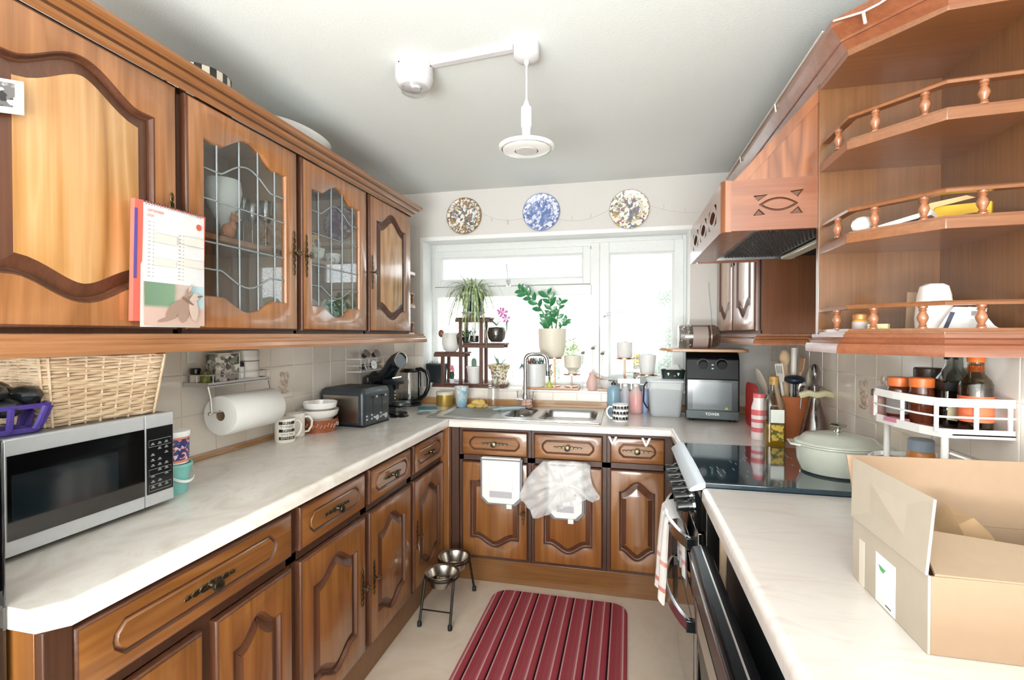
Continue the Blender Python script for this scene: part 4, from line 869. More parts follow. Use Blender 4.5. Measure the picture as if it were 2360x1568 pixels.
spray('clear spray bottle with lilac tint beside the blue soap bottle', (.008, 3.065, ZW), .032, .21, '#e6e6ee', '#d3d3e0'); spray('spray bottle of pink cleaner by the grey caddy', (.07, 3.02, ZW), .04, .215, '#f3dcd9', '#f08f8d', lh=.52); pump('slim blue bottle between the pink cleaner and the grey caddy', (.125, 3.045, ZW), .019, .17, '#a9bfe6', .8, '#6f92d6', '#e3e8ee', lh=.7)
cy = thing('compost_caddy', 'grey food waste caddy with liner bag beside the air fryer', 'caddy', (.235, 2.985, ZW)); Mcad = pm('#b4b9bc', .45)
obj('bin', B().rings([[(x, y, z) for x, y in rrect(-w, w, -d, d, .025, 4)] for w, d, z in ((.078, .07, 0), (.084, .076, .01), (.099, .086, .195))]), Mcad, cy); obj('lid', B().rings([[(x, y, z) for x, y in rrect(-w, w, -d, d, .03, 4)] for w, d, z in ((.103, .09, .197), (.106, .093, .2), (.106, .093, .21), (.095, .082, .218))]), pm('#c9cdd0', .4), cy)
obj('liner', B().rings([[(x+.004*sin(9*x/.02+z*200), y+.003*sin(y*300), z+.008*sin(i*1.7)*(z < .18)) for i, (x, y) in enumerate(rrect(-w, w, -d, d, .025, 6))] for w, d, z in ((.1005, .088, .158), (.101, .089, .18), (.1015, .0895, .198))], False, False), sheer('liner_film', '#e9eeee', .6), cy)
obj('handle', B().tube([(-.105, -.02, .195), (-.12, -.03, .17), (-.122, -.035, .08), (-.105, -.05, .05), (-.096, -.05, .045)], .0045, 8), Mblack, cy)
t = thing('loaf_tin', 'dark green enamel tin standing on the caddy lid', 'tin', (.278, 2.985, ZW+.2185)); obj('tin', B().rings([[(x, y, z) for x, y in rrect(-w, w, -d, d, .015, 3)] for w, d, z in ((.06, .045, 0), (.066, .05, .05), (.068, .052, .052), (.062, .046, .05), (.057, .042, .006))], True, True), pm('#15231f', .3, coat=.4), t)
for k in range(2): obj('motif', B().prism([(-.03+.055*k, .018), (-.027+.055*k, .018), (-.022+.055*k, .034), (-.036+.055*k, .034)], 'y', -.0515, -.050), pm('#cfd6cc', .4), t)
b = B(); rs = []
for k in range(7):
    z = ZW+.222+.013*k; r = (.05, .058, .056, .048, .038, .026, .012)[k]; rs.append([(.268+.012*k*.4+r*(1+.16*sin(i*2.3+k))*cos(2*pi*i/14), 2.985+r*.75*(1+.16*sin(i*1.7+k*2))*sin(2*pi*i/14), z) for i in range(14)])
o = obj('carrier_bag', B().rings(rs), sheer('bag_film', '#f1f1ef', .85, .4)); tag(o, 'small white plastic bag stuffed in the dark green tin', 'bag')
# ------------------------------------------------------------------ air fryer oven, board, jar
af = thing('air_fryer', 'black air fryer oven with glass door and two dials', 'air fryer', (.332, 2.835, ZW), radians(-6)); Maf = pm('#08090a', .4, spec=.25); w, h, d = .272, .375, .29
obj('casing', B().prism([(.0, .012), (.0, .235), (.012, .34), (.045, h-.006), (.09, h), (d-.04, h), (d, h-.05), (d, .012)], 'x', 0, w), Maf, af, bevel=.006)
obj('door', B().box(.004, w-.004, -.014, 0, .02, .232), pm('#15201f', .3, coat=.4), af, bevel=.006); obj('door_glass', B().box(.036, w-.04, -.0165, -.013, .068, .215), pm('#5f696b', .2, coat=.3), af); obj('door_foot', B().box(.002, w-.002, -.018, 0, .014, .062), pm('#3a4a4b', .35, coat=.2), af, bevel=.004)
for x in (.09, .185):
    k = obj('dial', B().cyl((x, .014, .31), (x, -.006, .305), .024 if x < .1 else .028, .022, 20), Mblack, af); obj('dial_ring', B().tube([(x+.031*cos(a), .009+.0*a, .309+.031*sin(a)) for a in [.4+2*pi*.9*i/20 for i in range(19)]], .0009, 4), pm('#7f8788', .4), k)
for z in (.285, .305): obj('indicator', B().box(.133, .143, .003, .012, z, z+.006), pm('#bfe0cf', .4), af)
text('lettering', 'TOWER', .02, pm('#d9dcdc', .3, .4), af, (w/2, -.0185, .042), (pi/2, 0, 0), .0004); obj('warning_sticker', B().prism([(w-.075, .07), (w-.055, .07), (w-.065, .086)], 'y', -.0172, -.0164), pm('#b9c84a', .5), af)
for x in (.03, w-.03):
    for y in (.03, d-.03): obj('foot', B().lathe([(.012, 0), (.012, .013)], (x, y, 0), 10), Mblackm, af)
t = thing('bread_board', 'oak chopping board resting on top of the air fryer', 'board', (.235, 2.865, ZW+h+.0015), radians(-4)); Mbrd = wood('beech_board', ['#a87850', '#bb8b62', '#c99b72'], 'x', coat=.1, flame=.3)
obj('plank', B().prism(rrect(.0, .42, -.02, .22, .03, 5), 'z', 0, .017), Mbrd, t, bevel=.003); obj('handle', B().tube([(.0, .07, .010), (-.03, .07, .012), (-.035, .09, .012), (-.03, .11, .012), (.0, .11, .010)], .008, 8), Mbrd, t)
t = thing('glass_canister', 'large spotted glass jar lying on its side on the chopping board', 'jar', (0, 0, 0)); jz = ZW+h+.0015+.0175+.068
n = 32; prof = [(.30, .045), (.302, .062), (.31, .0665), (.49, .0665), (.508, .058), (.52, .05)]
obj('glass', B().rings([[(x, 2.93+r*cos(2*pi*i/n), jz+r*sin(2*pi*i/n)) for i in range(n)] for x, r in prof], True, False), glassmat('jar_glass', '#d9d2cc', .82, 1, .05, 2.0), t); q = B()
for k in range(60):
    x, a = random.uniform(.313, .365), random.uniform(0, 2*pi); c_ = (x, 2.93+.067*cos(a), jz+.067*sin(a)); q.ball(c_, .0028, .0028, .0028, 6, 4)
o = obj('spots', q, Mwhite, t); o['kind'] = 'stuff'; q = B(); q.rings([[(x, 2.93+.0672*cos(a), jz+.0672*sin(a)) for a in [2.2+2.2*i/12 for i in range(13)]] for x in (.375, .455)], False, False, closed=False); obj('label', q, pm('#a3948c', .5), t, norm=False); obj('neck_band', B().rings([[(x, 2.93+r*cos(2*pi*i/n), jz+r*sin(2*pi*i/n)) for i in range(n)] for x, r in ((.468, .0668), (.468, .068), (.474, .068), (.474, .0668))], loop=True), pm('#b98f7c', .3, .6), t)
# ------------------------------------------------------------------ window sill: stand, pots and plants
ZS = 1.0225
Mst = wood('stained_pine', ['#4a2b1e', '#5d3828', '#6d4634'], flame=.2, coat=.1, rough=.5)
st = thing('plant_stand', 'dark wooden tiered plant stand on the window sill', 'plant stand', (0, 0, 0))
ys = (3.185, 3.305)
def post(x, z1, y, lean=.0): obj('post', B().box(x-.012, x+.012, y-.009, y+.009, ZS, z1), Mst, st, bevel=.002)
for y in ys:
    post(-1.222, 1.262, y); post(-1.092, 1.488, y); post(-.945, 1.488, y); 
def tier(x0, x1, z):
    for y in (3.20, 3.235, 3.27, 3.302): obj('slat', B().box(x0, x1, y-.013, y+.013, z-.012, z), Mst, st, bevel=.002)
    for y in ys: obj('rail', B().box(x0+.004, x1-.004, y-.0215, y-.0095, z-.032, z-.010), Mst, st, bevel=.002)
tier(-1.285, -1.055, 1.262); tier(-1.13, -.885, 1.5); tier(-1.078, -.78, 1.325); tier(-1.30, -.78, 1.045)
def potm(label, loc, r0, r1, h, mat, prof=None, cat='plant pot', name='plant_pot', rz=0):
    t = thing(name, label, cat, loc, rz)
    P = prof or [(r0, 0), (r0+(r1-r0)*.3, h*.2), (r1, h*.98), (r1, h), (r1-.006, h), (r1-.008, h*.9), (0, h*.88)]
    obj('pot', B().lathe(P, n=28, cap=False), mat, t); return t
Msoil = pm('#2c241d', .95, bump=1, bscale=80)
def blade(b, p, a, l, w, rise, droop, n=8, twist=0):
    """strap leaf that rises then arches over"""
    d = Vector((cos(a), sin(a), 0)); s = Vector((-sin(a), cos(a), 0)); L_, R_, Mi = [], [], []
    for i in range(n+1):
        u = i/n; q = Vector(p)+d*(l*u*(1-.25*u))+Vector((0, 0, rise*u-droop*u*u)); ww = w*(1-u)**.6*(.5+.5*min(1, u*4)); L_.append(q+s*ww); R_.append(q-s*ww); Mi.append(q-Vector((0, 0, ww*.35)))
    v = [[b.b.verts.new(x) for x in k] for k in (L_, Mi, R_)]
    for i in range(n):
        b.face([v[0][i], v[0][i+1], v[1][i+1], v[1][i]]); b.face([v[1][i], v[1][i+1], v[2][i+1], v[2][i]])
# spider plant in teal pot on white dish
t = potm('trailing spider plant in a dark teal glazed pot at the top of the stand', (-1.02, 3.245, 1.5385), .05, .075, .145, pm('#123a40', .15, coat=.8), [(.05, 0), (.075, .05), (.082, .1), (.074, .138), (.076, .145), (.07, .145), (.068, .125), (0, .12)], 'plant', 'spider_plant')
Mspi = spotty('spider_leaf', '#8fa573', ['#a9bb8c', '#d3d9b3', '#7f9868'], 45, .5, .42, coat=.1)
for k in range(4):
    b = B()
    for i in range(32):
        a = random.uniform(0, 2*pi); big = random.random(); y_ok = .55 if 0.2 < sin(a) else 1
        blade(b, (.02*cos(a), .02*sin(a), .13), a, random.uniform(.14, .30)*(.4 if sin(a) > .3 else 1), random.uniform(.006, .0105), random.uniform(.14, .34), random.uniform(.2, .56), 9)
    o = obj('foliage', b, Mspi, t, norm=False, smooth=80); o['kind'] = 'stuff'
b = B()
for i in range(26):
    a = random.uniform(0, 2*pi); blade(b, (.02, -.085, -.02), a, random.uniform(.04, .09), .003, random.uniform(.0, .06), random.uniform(.06, .14), 7)
b.tube([(.03, -.05, .13), (.03, -.085, .08), (.02, -.085, -.02)], .0015, 5); o = obj('plantlet', b, Mspi, t, norm=False); o['kind'] = 'stuff'
t = thing('saucer', 'white footed dish under the teal spider plant pot', 'dish', (-1.02, 3.245, 1.5005)); obj('dish', B().lathe([(.045, 0), (.05, .012), (.088, .034), (.092, .038), (.084, .037), (.05, .02), (0, .02)], n=28), pm('#e6e3da', .25, coat=.4), t)
t = potm('round white pot on the left tier of the plant stand', (-1.185, 3.245, 1.2625), .035, .06, .132, pm('#e9e8e6', .5), [(.034, 0), (.052, .018), (.0625, .055), (.0615, .1), (.057, .132), (.053, .132), (.057, .1), (0, .095)])
for k in range(3): obj('foot', B().ball((.03*cos(k*2.1), .03*sin(k*2.1), .003), .009, .009, .005, 8, 5), pm('#e9e8e6', .5), t)
t = thing('wooden_darner', 'brown wooden ball on a stick leaning in the round white pot', 'ornament', (-1.215, 3.23, 1.36)); obj('ball', B().ball((-.035, 0, .03), .021, .02, .027), pm('#7a4b2f', .35, coat=.3), t); obj('stick', B().cyl((-.03, 0, .022), (.02, .005, .0), .004, n=8), pm('#7a4b2f', .4), t)
# orchid in glass vase
t = thing('orchid', 'pink orchid in a round glass vase on the stand', 'plant', (-.852, 3.24, 1.3255)); obj('vase', B().lathe([(.04, 0), (.062, .03), (.07, .07), (.06, .115), (.048, .135), (.055, .15), (.052, .15), (.045, .135), (.057, .113), (.066, .07), (.058, .032), (0, .006)], n=28, cap=False), Mglass, t)
obj('bark', B().lathe([(.036, .006), (.056, .03), (.063, .07), (.055, .105), (0, .11)], n=18), pm('#3a332d', .9, bump=1, bscale=50), t)
Mgrn = pm('#5c7d58', .4, coat=.3)
for a, l in ((2.6, .11), (.5, .07), (3.6, .06)):
    b = B(); blade(b, (0, 0, .12), a, l, .018, .09, .06, 8); obj('leaf', b, Mgrn, t, norm=False, smooth=80)
obj('flower_stem', B().tube([(0, 0, .12), (.03, -.01, .19), (.05, -.03, .21), (.075, -.04, .17)], .002, 6), Mgrn, t)
def flower(par, c, r):
    b = B()
    for k in range(5):
        a = 2*pi*k/5+.3; v = [(c[0]+r*q*cos(a+w), c[1]-.006+.004*abs(w), c[2]+r*q*sin(a+w)) for q, w in ((.1, 0), (.6, -.45), (1, -.2), (1, .2), (.6, .45))]; b.face([b.b.verts.new(x) for x in v])
    f = obj('flower', b, pm('#c56fb0', .6), par, norm=False); obj('flower_heart', B().ball((c[0], c[1]-.01, c[2]), r*.22, n=8, m=5), pm('#e9b7da', .5), f)
flower(t, (.055, -.03, .205), .036); flower(t, (.078, -.04, .165), .03); flower(t, (.035, -.02, .215), .028)
b = B(); blade(b, (.078, -.035, .15), -1.2, .03, .008, -.01, .09); obj('leaf', b, Mgrn, t, norm=False)
t = thing('glass_pot', 'small glass pot of dark soil between the stand posts', 'plant', (-1.012, 3.245, 1.3255)); obj('pot', B().lathe([(.028, 0), (.034, .01), (.034, .07), (.031, .07), (.031, .01)], n=20, cap=False), Mglass, t); obj('soil', B().lathe([(.026, .004), (.0305, .012), (.0305, .05)], n=18), Msoil, t)
b = B()
for k in range(7): blade(b, (0, 0, .05), k*.9, .06, .004, .10+.02*(k % 3), .07)
o = obj('foliage', b, pm('#7f937a', .5), t, norm=False); o['kind'] = 'stuff'
t = thing('trailing_cactus', 'dark green curly plant by the stand post', 'plant', (-1.075, 3.245, 1.3255)); obj('pot', B().lathe([(.02, 0), (.024, .04), (.02, .042)], n=14), Mblackm, t)
for k in range(7):
    a = k*.9; obj('stem', B().tube([(.012*cos(a), .012*sin(a), .04), (.04*cos(a), .03*sin(a), .085), (.06*cos(a), .03*sin(a)-.02, .05), (.045*cos(a), .02*sin(a)-.04, -.005-.01*(k % 3))], .004, 6), pm('#40573f', .5), t)
# ground tier
t = thing('seed_tray', 'black square pot of seedlings on the sill behind the kettle', 'plant pot', (-1.297, 3.25, 1.0455)); obj('pot', B().rings([[(x, y, z) for x, y in rrect(-w, w, -w*.6, w*.6, .008, 2)] for w, z in ((.062, 0), (.07, .12), (.073, .122), (.073, .132))]), pm('#23292c', .5), t); b = B()
for k in range(30): blade(b, (random.uniform(-.06, .06), random.uniform(-.035, .035), .13), random.uniform(0, 6), .012, .0015, random.uniform(.015, .03), 0, 3)
o = obj('seedlings', b, pm('#4a5c4c', .6), t, norm=False); o['kind'] = 'stuff'
t = thing('cactus', 'pink-topped grafted cactus in a tiny white pot', 'plant', (-1.163, 3.21, 1.0455)); obj('pot', B().lathe([(.017, 0), (.022, .028), (.0225, .03)], n=16), pm('#dfe0e8', .4), t); obj('stem', B().lathe([(.012, .028), (.016, .05), (.015, .075), (.011, .08)], n=10), pm('#2c4a38', .6), t)
for k in range(5): obj('pink_head', B().ball((.007*cos(k*1.26), .007*sin(k*1.26), .088+.004*(k % 2)+.006*k), .011, .011, .014, 8, 6), pm('#e98f98', .6), t)
t = potm('white tapered pot holding a small green cactus', (-1.012, 3.235, 1.0455), .036, .053, .115, pm('#e6e4e1', .5), [(.036, 0), (.05, .105), (.054, .106), (.054, .118), (.048, .118), (.046, .108), (0, .105)], 'plant', 'cactus'); obj('stem', B().lathe([(.014, .1), (.018, .125), (.019, .15), (.014, .168), (.004, .174)], n=12), pm('#6d8a72', .7), t)
t = potm('floral patterned cream pot of aloe on the lower tier', (-.832, 3.235, 1.0455), .045, .07, .142, spotty('floral_glaze', '#e4dfd0', ['#b9836a', '#7d8c6a', '#5e7a8a', '#c9a24f', '#8a6f5c'], 75, .2, .52), [(.052, 0), (.056, .022), (.05, .028), (.062, .098), (.073, .104), (.076, .132), (.072, .136), (.066, .136), (.062, .11), (0, .108)], 'plant', 'aloe_plant')
obj('rim_band', B().lathe([(.0745, .108), (.0768, .128)], n=28, cap=False), spotty('floral_rim', '#d9cfa0', ['#7d8c6a', '#a0803c'], 90, .2, .5), t)
for k in range(12):
    b = B(); blade(b, (0, 0, .11), k*.53, random.uniform(.06, .12), .009, random.uniform(.06, .17), random.uniform(.02, .12), 7); obj('leaf', b, pm('#7f9685', .5), t, norm=False, smooth=80)
obj('handle', B().tube([(.072, -.01, .10), (.098, -.02, .085), (.098, -.02, .045), (.06, -.01, .03)], .0035, 6), pm('#e4dfd0', .3), t)
# succulent bowl, figurine, copper stands
t = potm('tall white pot of rosette succulents behind the tap', (-.585, 3.235, 1.0365), .068, .08, .15, pm('#e9e9ea', .35), None, 'plant', 'succulent_pot'); b = B()
for k in range(9):
    a = k*2.4; r = .018*sqrt(k)+.004; c_ = (r*cos(a), r*.9*sin(a), .15)
    q = B()
    for m in range(16): blade(q, c_, m*1.2+k, .028, .006, .012+.02*(m % 3), .008, 4)
    o = obj('rosette', q, pm(('#5e7478', '#9a6f63', '#6f7d76')[k % 3], .5), t, norm=False); o['kind'] = 'stuff'
q = B()
for m in range(40): blade(q, (-.085, -.02, .14), m*.8, .035, .003, random.uniform(-.03, .05), .03, 4)
o = obj('trailing_tuft', q, pm('#5f7f84', .5), t, norm=False); o['kind'] = 'stuff'
t = thing('shelf_plank', 'light wooden plank along the sill under the white succulent pot', 'plank', (0, 0, 0)); obj('plank', B().box(-.655, -.285, 3.16, 3.32, ZS+.0005, ZS+.0135), Mbrd, t, bevel=.002)
t = thing('garden_figurine', 'small figurine in pale dress with yellow base beside the tap', 'figurine', (-.478, 3.19, ZS+.014)); obj('base', B().lathe([(.022, 0), (.02, .012), (.011, .03), (.008, .04)], n=14), pm('#c3cf5a', .5), t); obj('stem', B().lathe([(.006, .038), (.008, .06), (.005, .075)], n=10), pm('#5e7040', .5), t); obj('dress', B().lathe([(.009, .07), (.016, .075), (.012, .10), (.008, .112), (.01, .12), (.004, .126)], n=14), pm('#e6e2c9', .5), t)
obj('arms', B().tube([(-.009, 0, .11), (-.022, -.002, .098), (-.012, -.006, .085)], .0025, 6), pm('#51504c', .5), t); obj('arms', B().tube([(.009, 0, .11), (.022, -.002, .098), (.012, -.006, .085)], .0025, 6), pm('#51504c', .5), t); obj('head', B().ball((0, 0, .134), .009, n=10, m=6), pm('#5b4c40', .5), t); obj('hat', B().cyl((-.004, 0, .142), (.018, -.002, .148), .004, .002, 8), pm('#4c4a46', .5), t)
Mcop = pm('#d79a7c', .25, 1)
def cstand(label, x, h, r, base=ZS+.0005):
    t = thing('pot_stand', label, 'plant stand', (x, 3.245, base)); zt = h-base
    obj('top', B().lathe([(r, zt-.008), (r, zt)], n=24), Mcop, t); obj('stem', B().cyl((0, 0, .004), (0, 0, zt-.007), .0055, n=10), Mcop, t); obj('foot', B().lathe([(r*.8, 0), (r*.8, .005)], n=24), Mcop, t); return t
cstand('tall copper pedestal stand under the big leafy plant pot', -.452, 1.23, .05, ZS+.014); cstand('short copper pedestal stand under the small seedling pot', -.338, 1.124, .058, ZS+.014)
cstand('copper pedestal stand under the white cylinder pot by the casement', .004, 1.232, .055); cstand('low copper pedestal stand under the right white pot', .147, 1.13, .062)
Mivo = pm('#e4ddcc', .45)
zz = potm('tall cream pot with an arching glossy green leaved plant', (-.468, 3.245, 1.2305), .062, .093, .192, Mivo, [(.058, 0), (.075, .014), (.09, .075), (.094, .185), (.094, .192), (.088, .192), (.088, .175), (0, .172)], 'plant', 'leafy_plant')
lb = B(); sec = []
for i in range(9):
    u = i/8; w = .0125*sin(pi*min(1, u*.93+.05))**.8; sec.append([(-w, .052*u, .004*sin(pi*u)+.003), (0, .052*u, .004*sin(pi*u)), (w, .052*u, .004*sin(pi*u)+.003)])
lb.rings(sec, False, False, closed=False); lm = None; Mzz = pm('#2f7d4c', .25, coat=.5)
def leafq(y):
    z = Vector((random.uniform(-.3, .3), -1, random.uniform(.1, .6))); z = (z-y*z.dot(y)).normalized(); x = y.cross(z); return Matrix((x, y, z)).transposed().to_quaternion()
def stemleaf(pts, n, s0=.3, sc=1.0):
    global lm
    obj('stem', B().tube(pts, .006, 7, r1=.003), pm('#5d7a45', .5), zz); P = [Vector(p) for p in pts]
    for k in range(n):
        u = s0+(1-s0)*k/(n-1); f = u*(len(P)-1); i = min(int(f), len(P)-2); p = P[i].lerp(P[i+1], f-i); d = (P[i+1]-P[i]).normalized(); side = 1 if k % 2 else -1
        lat = Vector((d.z, 0, -d.x)); lat = lat.normalized() if lat.length > .01 else Vector((1, 0, 0)); dirv = (d*.75+lat*side*.9+Vector((0, -.35+.5*random.random(), .1))).normalized()
        if lm is None: o = obj('leaf', lb, Mzz, zz, norm=False, smooth=80); lm = o.data
        else: o = link('leaf', lm, zz)
        o.location = p; o.rotation_mode = 'QUATERNION'; o.rotation_quaternion = leafq(dirv); k_ = 1.22*sc*random.uniform(.8, 1.15)*(1 if u < .95 else .8); o.scale = (k_*1.15, k_, k_)
stemleaf([(-.02, 0, .17), (-.05, 0, .28), (-.10, -.01, .36), (-.17, -.01, .42), (-.22, -.01, .455)], 10, .35)
stemleaf([(0, 0, .17), (-.005, 0, .26), (-.01, -.01, .34), (-.03, -.02, .42)], 10, .25, 1.1); stemleaf([(.02, 0, .17), (.035, -.01, .26), (.05, 0, .34), (.06, 0, .37)], 7, .2, .85)
stemleaf([(.03, .01, .17), (.07, 0, .22), (.1, 0, .25)], 6, .3, .7); stemleaf([(-.01, -.01, .17), (-.03, -.03, .22), (-.04, -.03, .27)], 8, .2, .9)
t = potm('small cream footed pot with pale seedlings beside the tall pot', (-.332, 3.245, 1.1245), .03, .056, .12, Mivo, [(.033, 0), (.026, .014), (.034, .026), (.054, .042), (.057, .112), (.057, .12), (.052, .12), (.05, .105), (0, .102)], 'plant', 'seedling_pot')
q = B()
for k in range(34):
    a, r, z = random.uniform(0, 6.28), random.uniform(0, .045), random.uniform(.115, .24); q.ball((r*cos(a), r*sin(a)*.7, z), .008*(1.2-z*2), .008, .005, 6, 4)
    if k % 3 == 0: q.tube([(r*.4*cos(a), 0, .1), (r*cos(a), r*sin(a)*.7, z)], .0008, 4)
o = obj('seedlings', q, pm('#b9d58a', .6), t); o['kind'] = 'stuff'
def bee(label, x, y, z, r0):
    t = thing('bee_stake', label, 'ornament', (x, y, z)); obj('body', B().ball((0, 0, 0), .013, .007, .008, 10, 6), spotty('bee_fuzz', '#8a8376', ['#3c3834'], 160, .6, .5), t); obj('wings', B().ball((.004, 0, .009), .012, .003, .006, 8, 5), pm('#b8b3aa', .4), t); obj('wire', B().cyl((0, 0, -.004), (.0, .01, ZS-z+.001), .0008, n=5), pm('#8f8a83', .4, 1), t)
bee('grey bee on a wire beside the seedling pot', -.262, 3.21, 1.262, 0); bee('bee on a wire in front of the window mullion, highest of the three', -.198, 3.21, 1.292, 0); bee('bee on a wire nearest the casement frame', -.137, 3.21, 1.258, 0)
Mcyl = pm('#e9e8e6', .45)
t = potm('white cylinder pot on a copper stand by the casement', (.004, 3.245, 1.2325), .043, .048, .1, Mcyl, [(.042, 0), (.047, .006), (.049, .1), (.045, .1), (.044, .085), (0, .083)]); q = B().ball((.005, 0, .09), .016, .014, .014, 10, 6); obj('pebble', q, pm('#c6bdb1', .6), t)
potm('white rounded pot on the low copper stand', (.147, 3.245, 1.1305), .042, .054, .122, Mcyl)
t = thing('sill_vase', 'pink pear shaped vase on the window sill', 'vase', (-.203, 3.20, ZS+.0005)); obj('vase', B().lathe([(.022, 0), (.033, .02), (.034, .05), (.022, .085), (.012, .10), (.012, .115), (.008, .118)], n=22), pm('#e3bdb6', .4), t)
t = bowl_('mortar_bowl', 'white bowl holding a wooden spoon on the sill', (-.095, 3.215, ZS+.0005), .062, .07, pm('#e2e0dd', .35), foot=.5); obj('spoon', B().tube([(.0, 0, .05), (-.06, 0, .075), (-.125, -.01, .105)], .006, 8, r1=.0075), Mbrd, t)
obj_ = thing('shelf_plank', 'short wooden plank on the sill under the white bowl', 'plank', (0, 0, 0)); 
obj('plank', B().box(-.165, -.02, 3.158, 3.175, ZS+.0005, ZS+.0135), Mbrd, obj_, bevel=.002)
for k, (c, lab) in enumerate((('#d9d2c2', 'cream matchbox at the bottom of the stack behind the white pot'), ('#a8a79b', 'grey little box in the middle of the stack behind the white pot'), ('#d8c95a', 'yellow little box on top of the stack behind the white pot'))):
    o = obj('matchbox', B().box(.06, .10, 3.272, 3.315, ZS+.001+.078*k, ZS+.001+.078*k+.077), spotty('box_print%d' % k, c, ['#efece0', '#6f6c60'], 70, .5, .55)); tag(o, lab, 'box')
# ------------------------------------------------------------------ right worktop things behind the hob
o = obj('cutting_board', B().prism(rrect(-.11, .11, 0, .225, .04, 5), 'x', 0, .008), pm('#c9403f', .35), loc=(.632, 2.70, ZW), bevel=.002); tag(o, 'red plastic cutting board standing beside the air fryer', 'board')
t = thing('cleaner_bottle', 'white and pink striped cleaner bottle beside the oil', 'bottle', (.598, 2.40, ZW)); Mpb = pm('#f0e3e2', .35, coat=.3); Mpk = pm('#de6f74', .4)
obj('bottle', B().lathe([(.03, 0), (.033, .005), (.033, .145), (.025, .175), (.025, .19), (.0, .191)], n=24), Mpb, t)
for z0, z1 in ((.035, .055), (.078, .093), (.11, .135)): obj('stripe', B().lathe([(.0335, z0), (.0335, z1)], n=24, cap=False), Mpk, t)
obj('cap', B().lathe([(.026, .188), (.026, .205), (.023, .207)], n=20), Mpk, t)
t = thing('olive_oil', 'tall clear bottle of golden olive oil by the hob', 'bottle', (.62, 2.262, ZW)); n = 24
Mog = glassmat('oil_glass', '#f0f1ea', .93, 1, .03, 1.6)
obj('bottle', B().rings([[(x, y, z) for x, y in rrect(-w, w, -w, w, min(w*.45, .016), 4)] for w, z in ((.034, 0), (.038, .004), (.038, .178), (.034, .2), (.018, .225), (.015, .24), (.015, .275), (.017, .277), (.017, .284))]), Mog, t)
obj('oil', B().rings([[(x, y, z) for x, y in rrect(-w, w, -w, w, .014, 4)] for w, z in ((.033, .004), (.0365, .008), (.0365, .098))]), pm('#d9a92c', .1, trans=.55, coat=.5), t); obj('cap', B().lathe([(.0185, .262), (.0185, .295), (.016, .297)], n=18), pm('#b98f4b', .4), t)
obj('label', B().box(-.022, .03, -.0388, -.0382, .105, .16), pm('#eef0e6', .5), t); obj('printed_branch', B().box(-.02, .028, -.0388, -.0382, .03, .096), spotty('olive_print', '#d9b54a', ['#5d5a22', '#7c7330'], 70, .5, .52), t)
t = thing('utensil_crock', 'terracotta crock holding spoons and spatulas', 'crock', (.742, 2.43, ZW)); obj('crock', B().lathe([(.066, 0), (.068, .004), (.075, .195), (.078, .2), (.07, .2), (.064, .01), (0, .01)], n=28, cap=False), Mterra, t)
def uten(label, cat, base, top, r, mat, head=None, name='utensil'):
    t = thing(name, label, cat, (.742, 2.43, ZW+.012)); h_ = obj('handle', B().tube([base, top], r, 8), mat, t)
    if head: head(t, Vector(top), (Vector(top)-Vector(base)).normalized())
    return t
def oval(w, h, d, mat, nm='head', off=.6):
    def f(t, p, d_):
        b = B(); b.ball((0, 0, 0), w, d, h, 14, 9); o = obj(nm, b, mat, t); o.location = p+d_*h*off; o.rotation_mode = 'QUATERNION'; o.rotation_quaternion = d_.to_track_quat('Z', 'Y')
    return f
def flat(w, h, mat, slots=0):
    def f(t, p, d_):
        b = B(); n_ = max(1, slots+1)
        b.prism([(-w*.6, 0), (w*.6, 0), (w, h*.35), (w, h), (-w, h*.93), (-w, h*.3)], 'y', -.002, .002); o = obj('head', b, mat, t); o.location = p; o.rotation_mode = 'QUATERNION'; o.rotation_quaternion = d_.to_track_quat('Z', 'Y')
        for k in range(slots): obj('slot', B().box(-w*.6+k*w*.4, -w*.6+k*w*.4+.003, -.0026, .0026, h*.45, h*.85), pm('#4a4540', .8), o)
    return f
Mwsp = pm('#d9bd98', .7); Mgry = pm('#a39a8c', .5); Mwhp = pm('#efebe2', .4)
uten('beige silicone spatula leaning left in the terracotta crock', 'spatula', (-.03, 0, 0), (-.12, -.02, .22), .006, Mgry, oval(.034, .06, .01, Mgry)); uten('white slotted turner in the terracotta crock', 'turner', (-.02, -.02, 0), (-.055, -.03, .25), .006, Mwhp, flat(.028, .085, Mwhp, 4))
uten('wooden rolling handle rising highest from the terracotta crock', 'utensil', (-.01, .03, 0), (-.02, .04, .33), .012, Mwsp, oval(.022, .04, .022, Mwsp)); uten('white plastic handle beside the tall wooden one in the crock', 'utensil', (.01, .03, 0), (.02, .045, .40), .012, Mwhp)
uten('flat wooden spatula fanned right in the terracotta crock', 'spatula', (.01, .02, 0), (.04, .02, .29), .006, Mwsp, flat(.03, .07, pm('#c9a483', .7))); uten('dark navy ladle leaning in the middle of the crock', 'ladle', (0, -.03, 0), (-.005, -.045, .25), .008, pm('#1f2937', .35), oval(.042, .02, .042, pm('#1f2937', .35)))
uten('shiny steel spoon hanging over the front of the crock', 'spoon', (.01, -.05, .05), (.012, -.082, .20), .004, Mchrome, oval(.022, .036, .008, Mchrome)); uten('black slotted spoon fanned right in the crock', 'spoon', (.02, 0, 0), (.075, 0, .26), .006, Mblackm, oval(.036, .045, .008, Mblackm))
uten('grey scoop beside the black slotted spoon in the crock', 'scoop', (.02, -.02, 0), (.05, -.04, .24), .006, Mgry, oval(.02, .045, .012, pm('#b4b1a4', .4))); uten('pale green silicone brush lowest on the window-far side of the crock', 'brush', (.03, -.03, .02), (.10, -.05, .20), .006, pm('#cfc99f', .5), oval(.022, .04, .012, pm('#cfc99f', .5)))
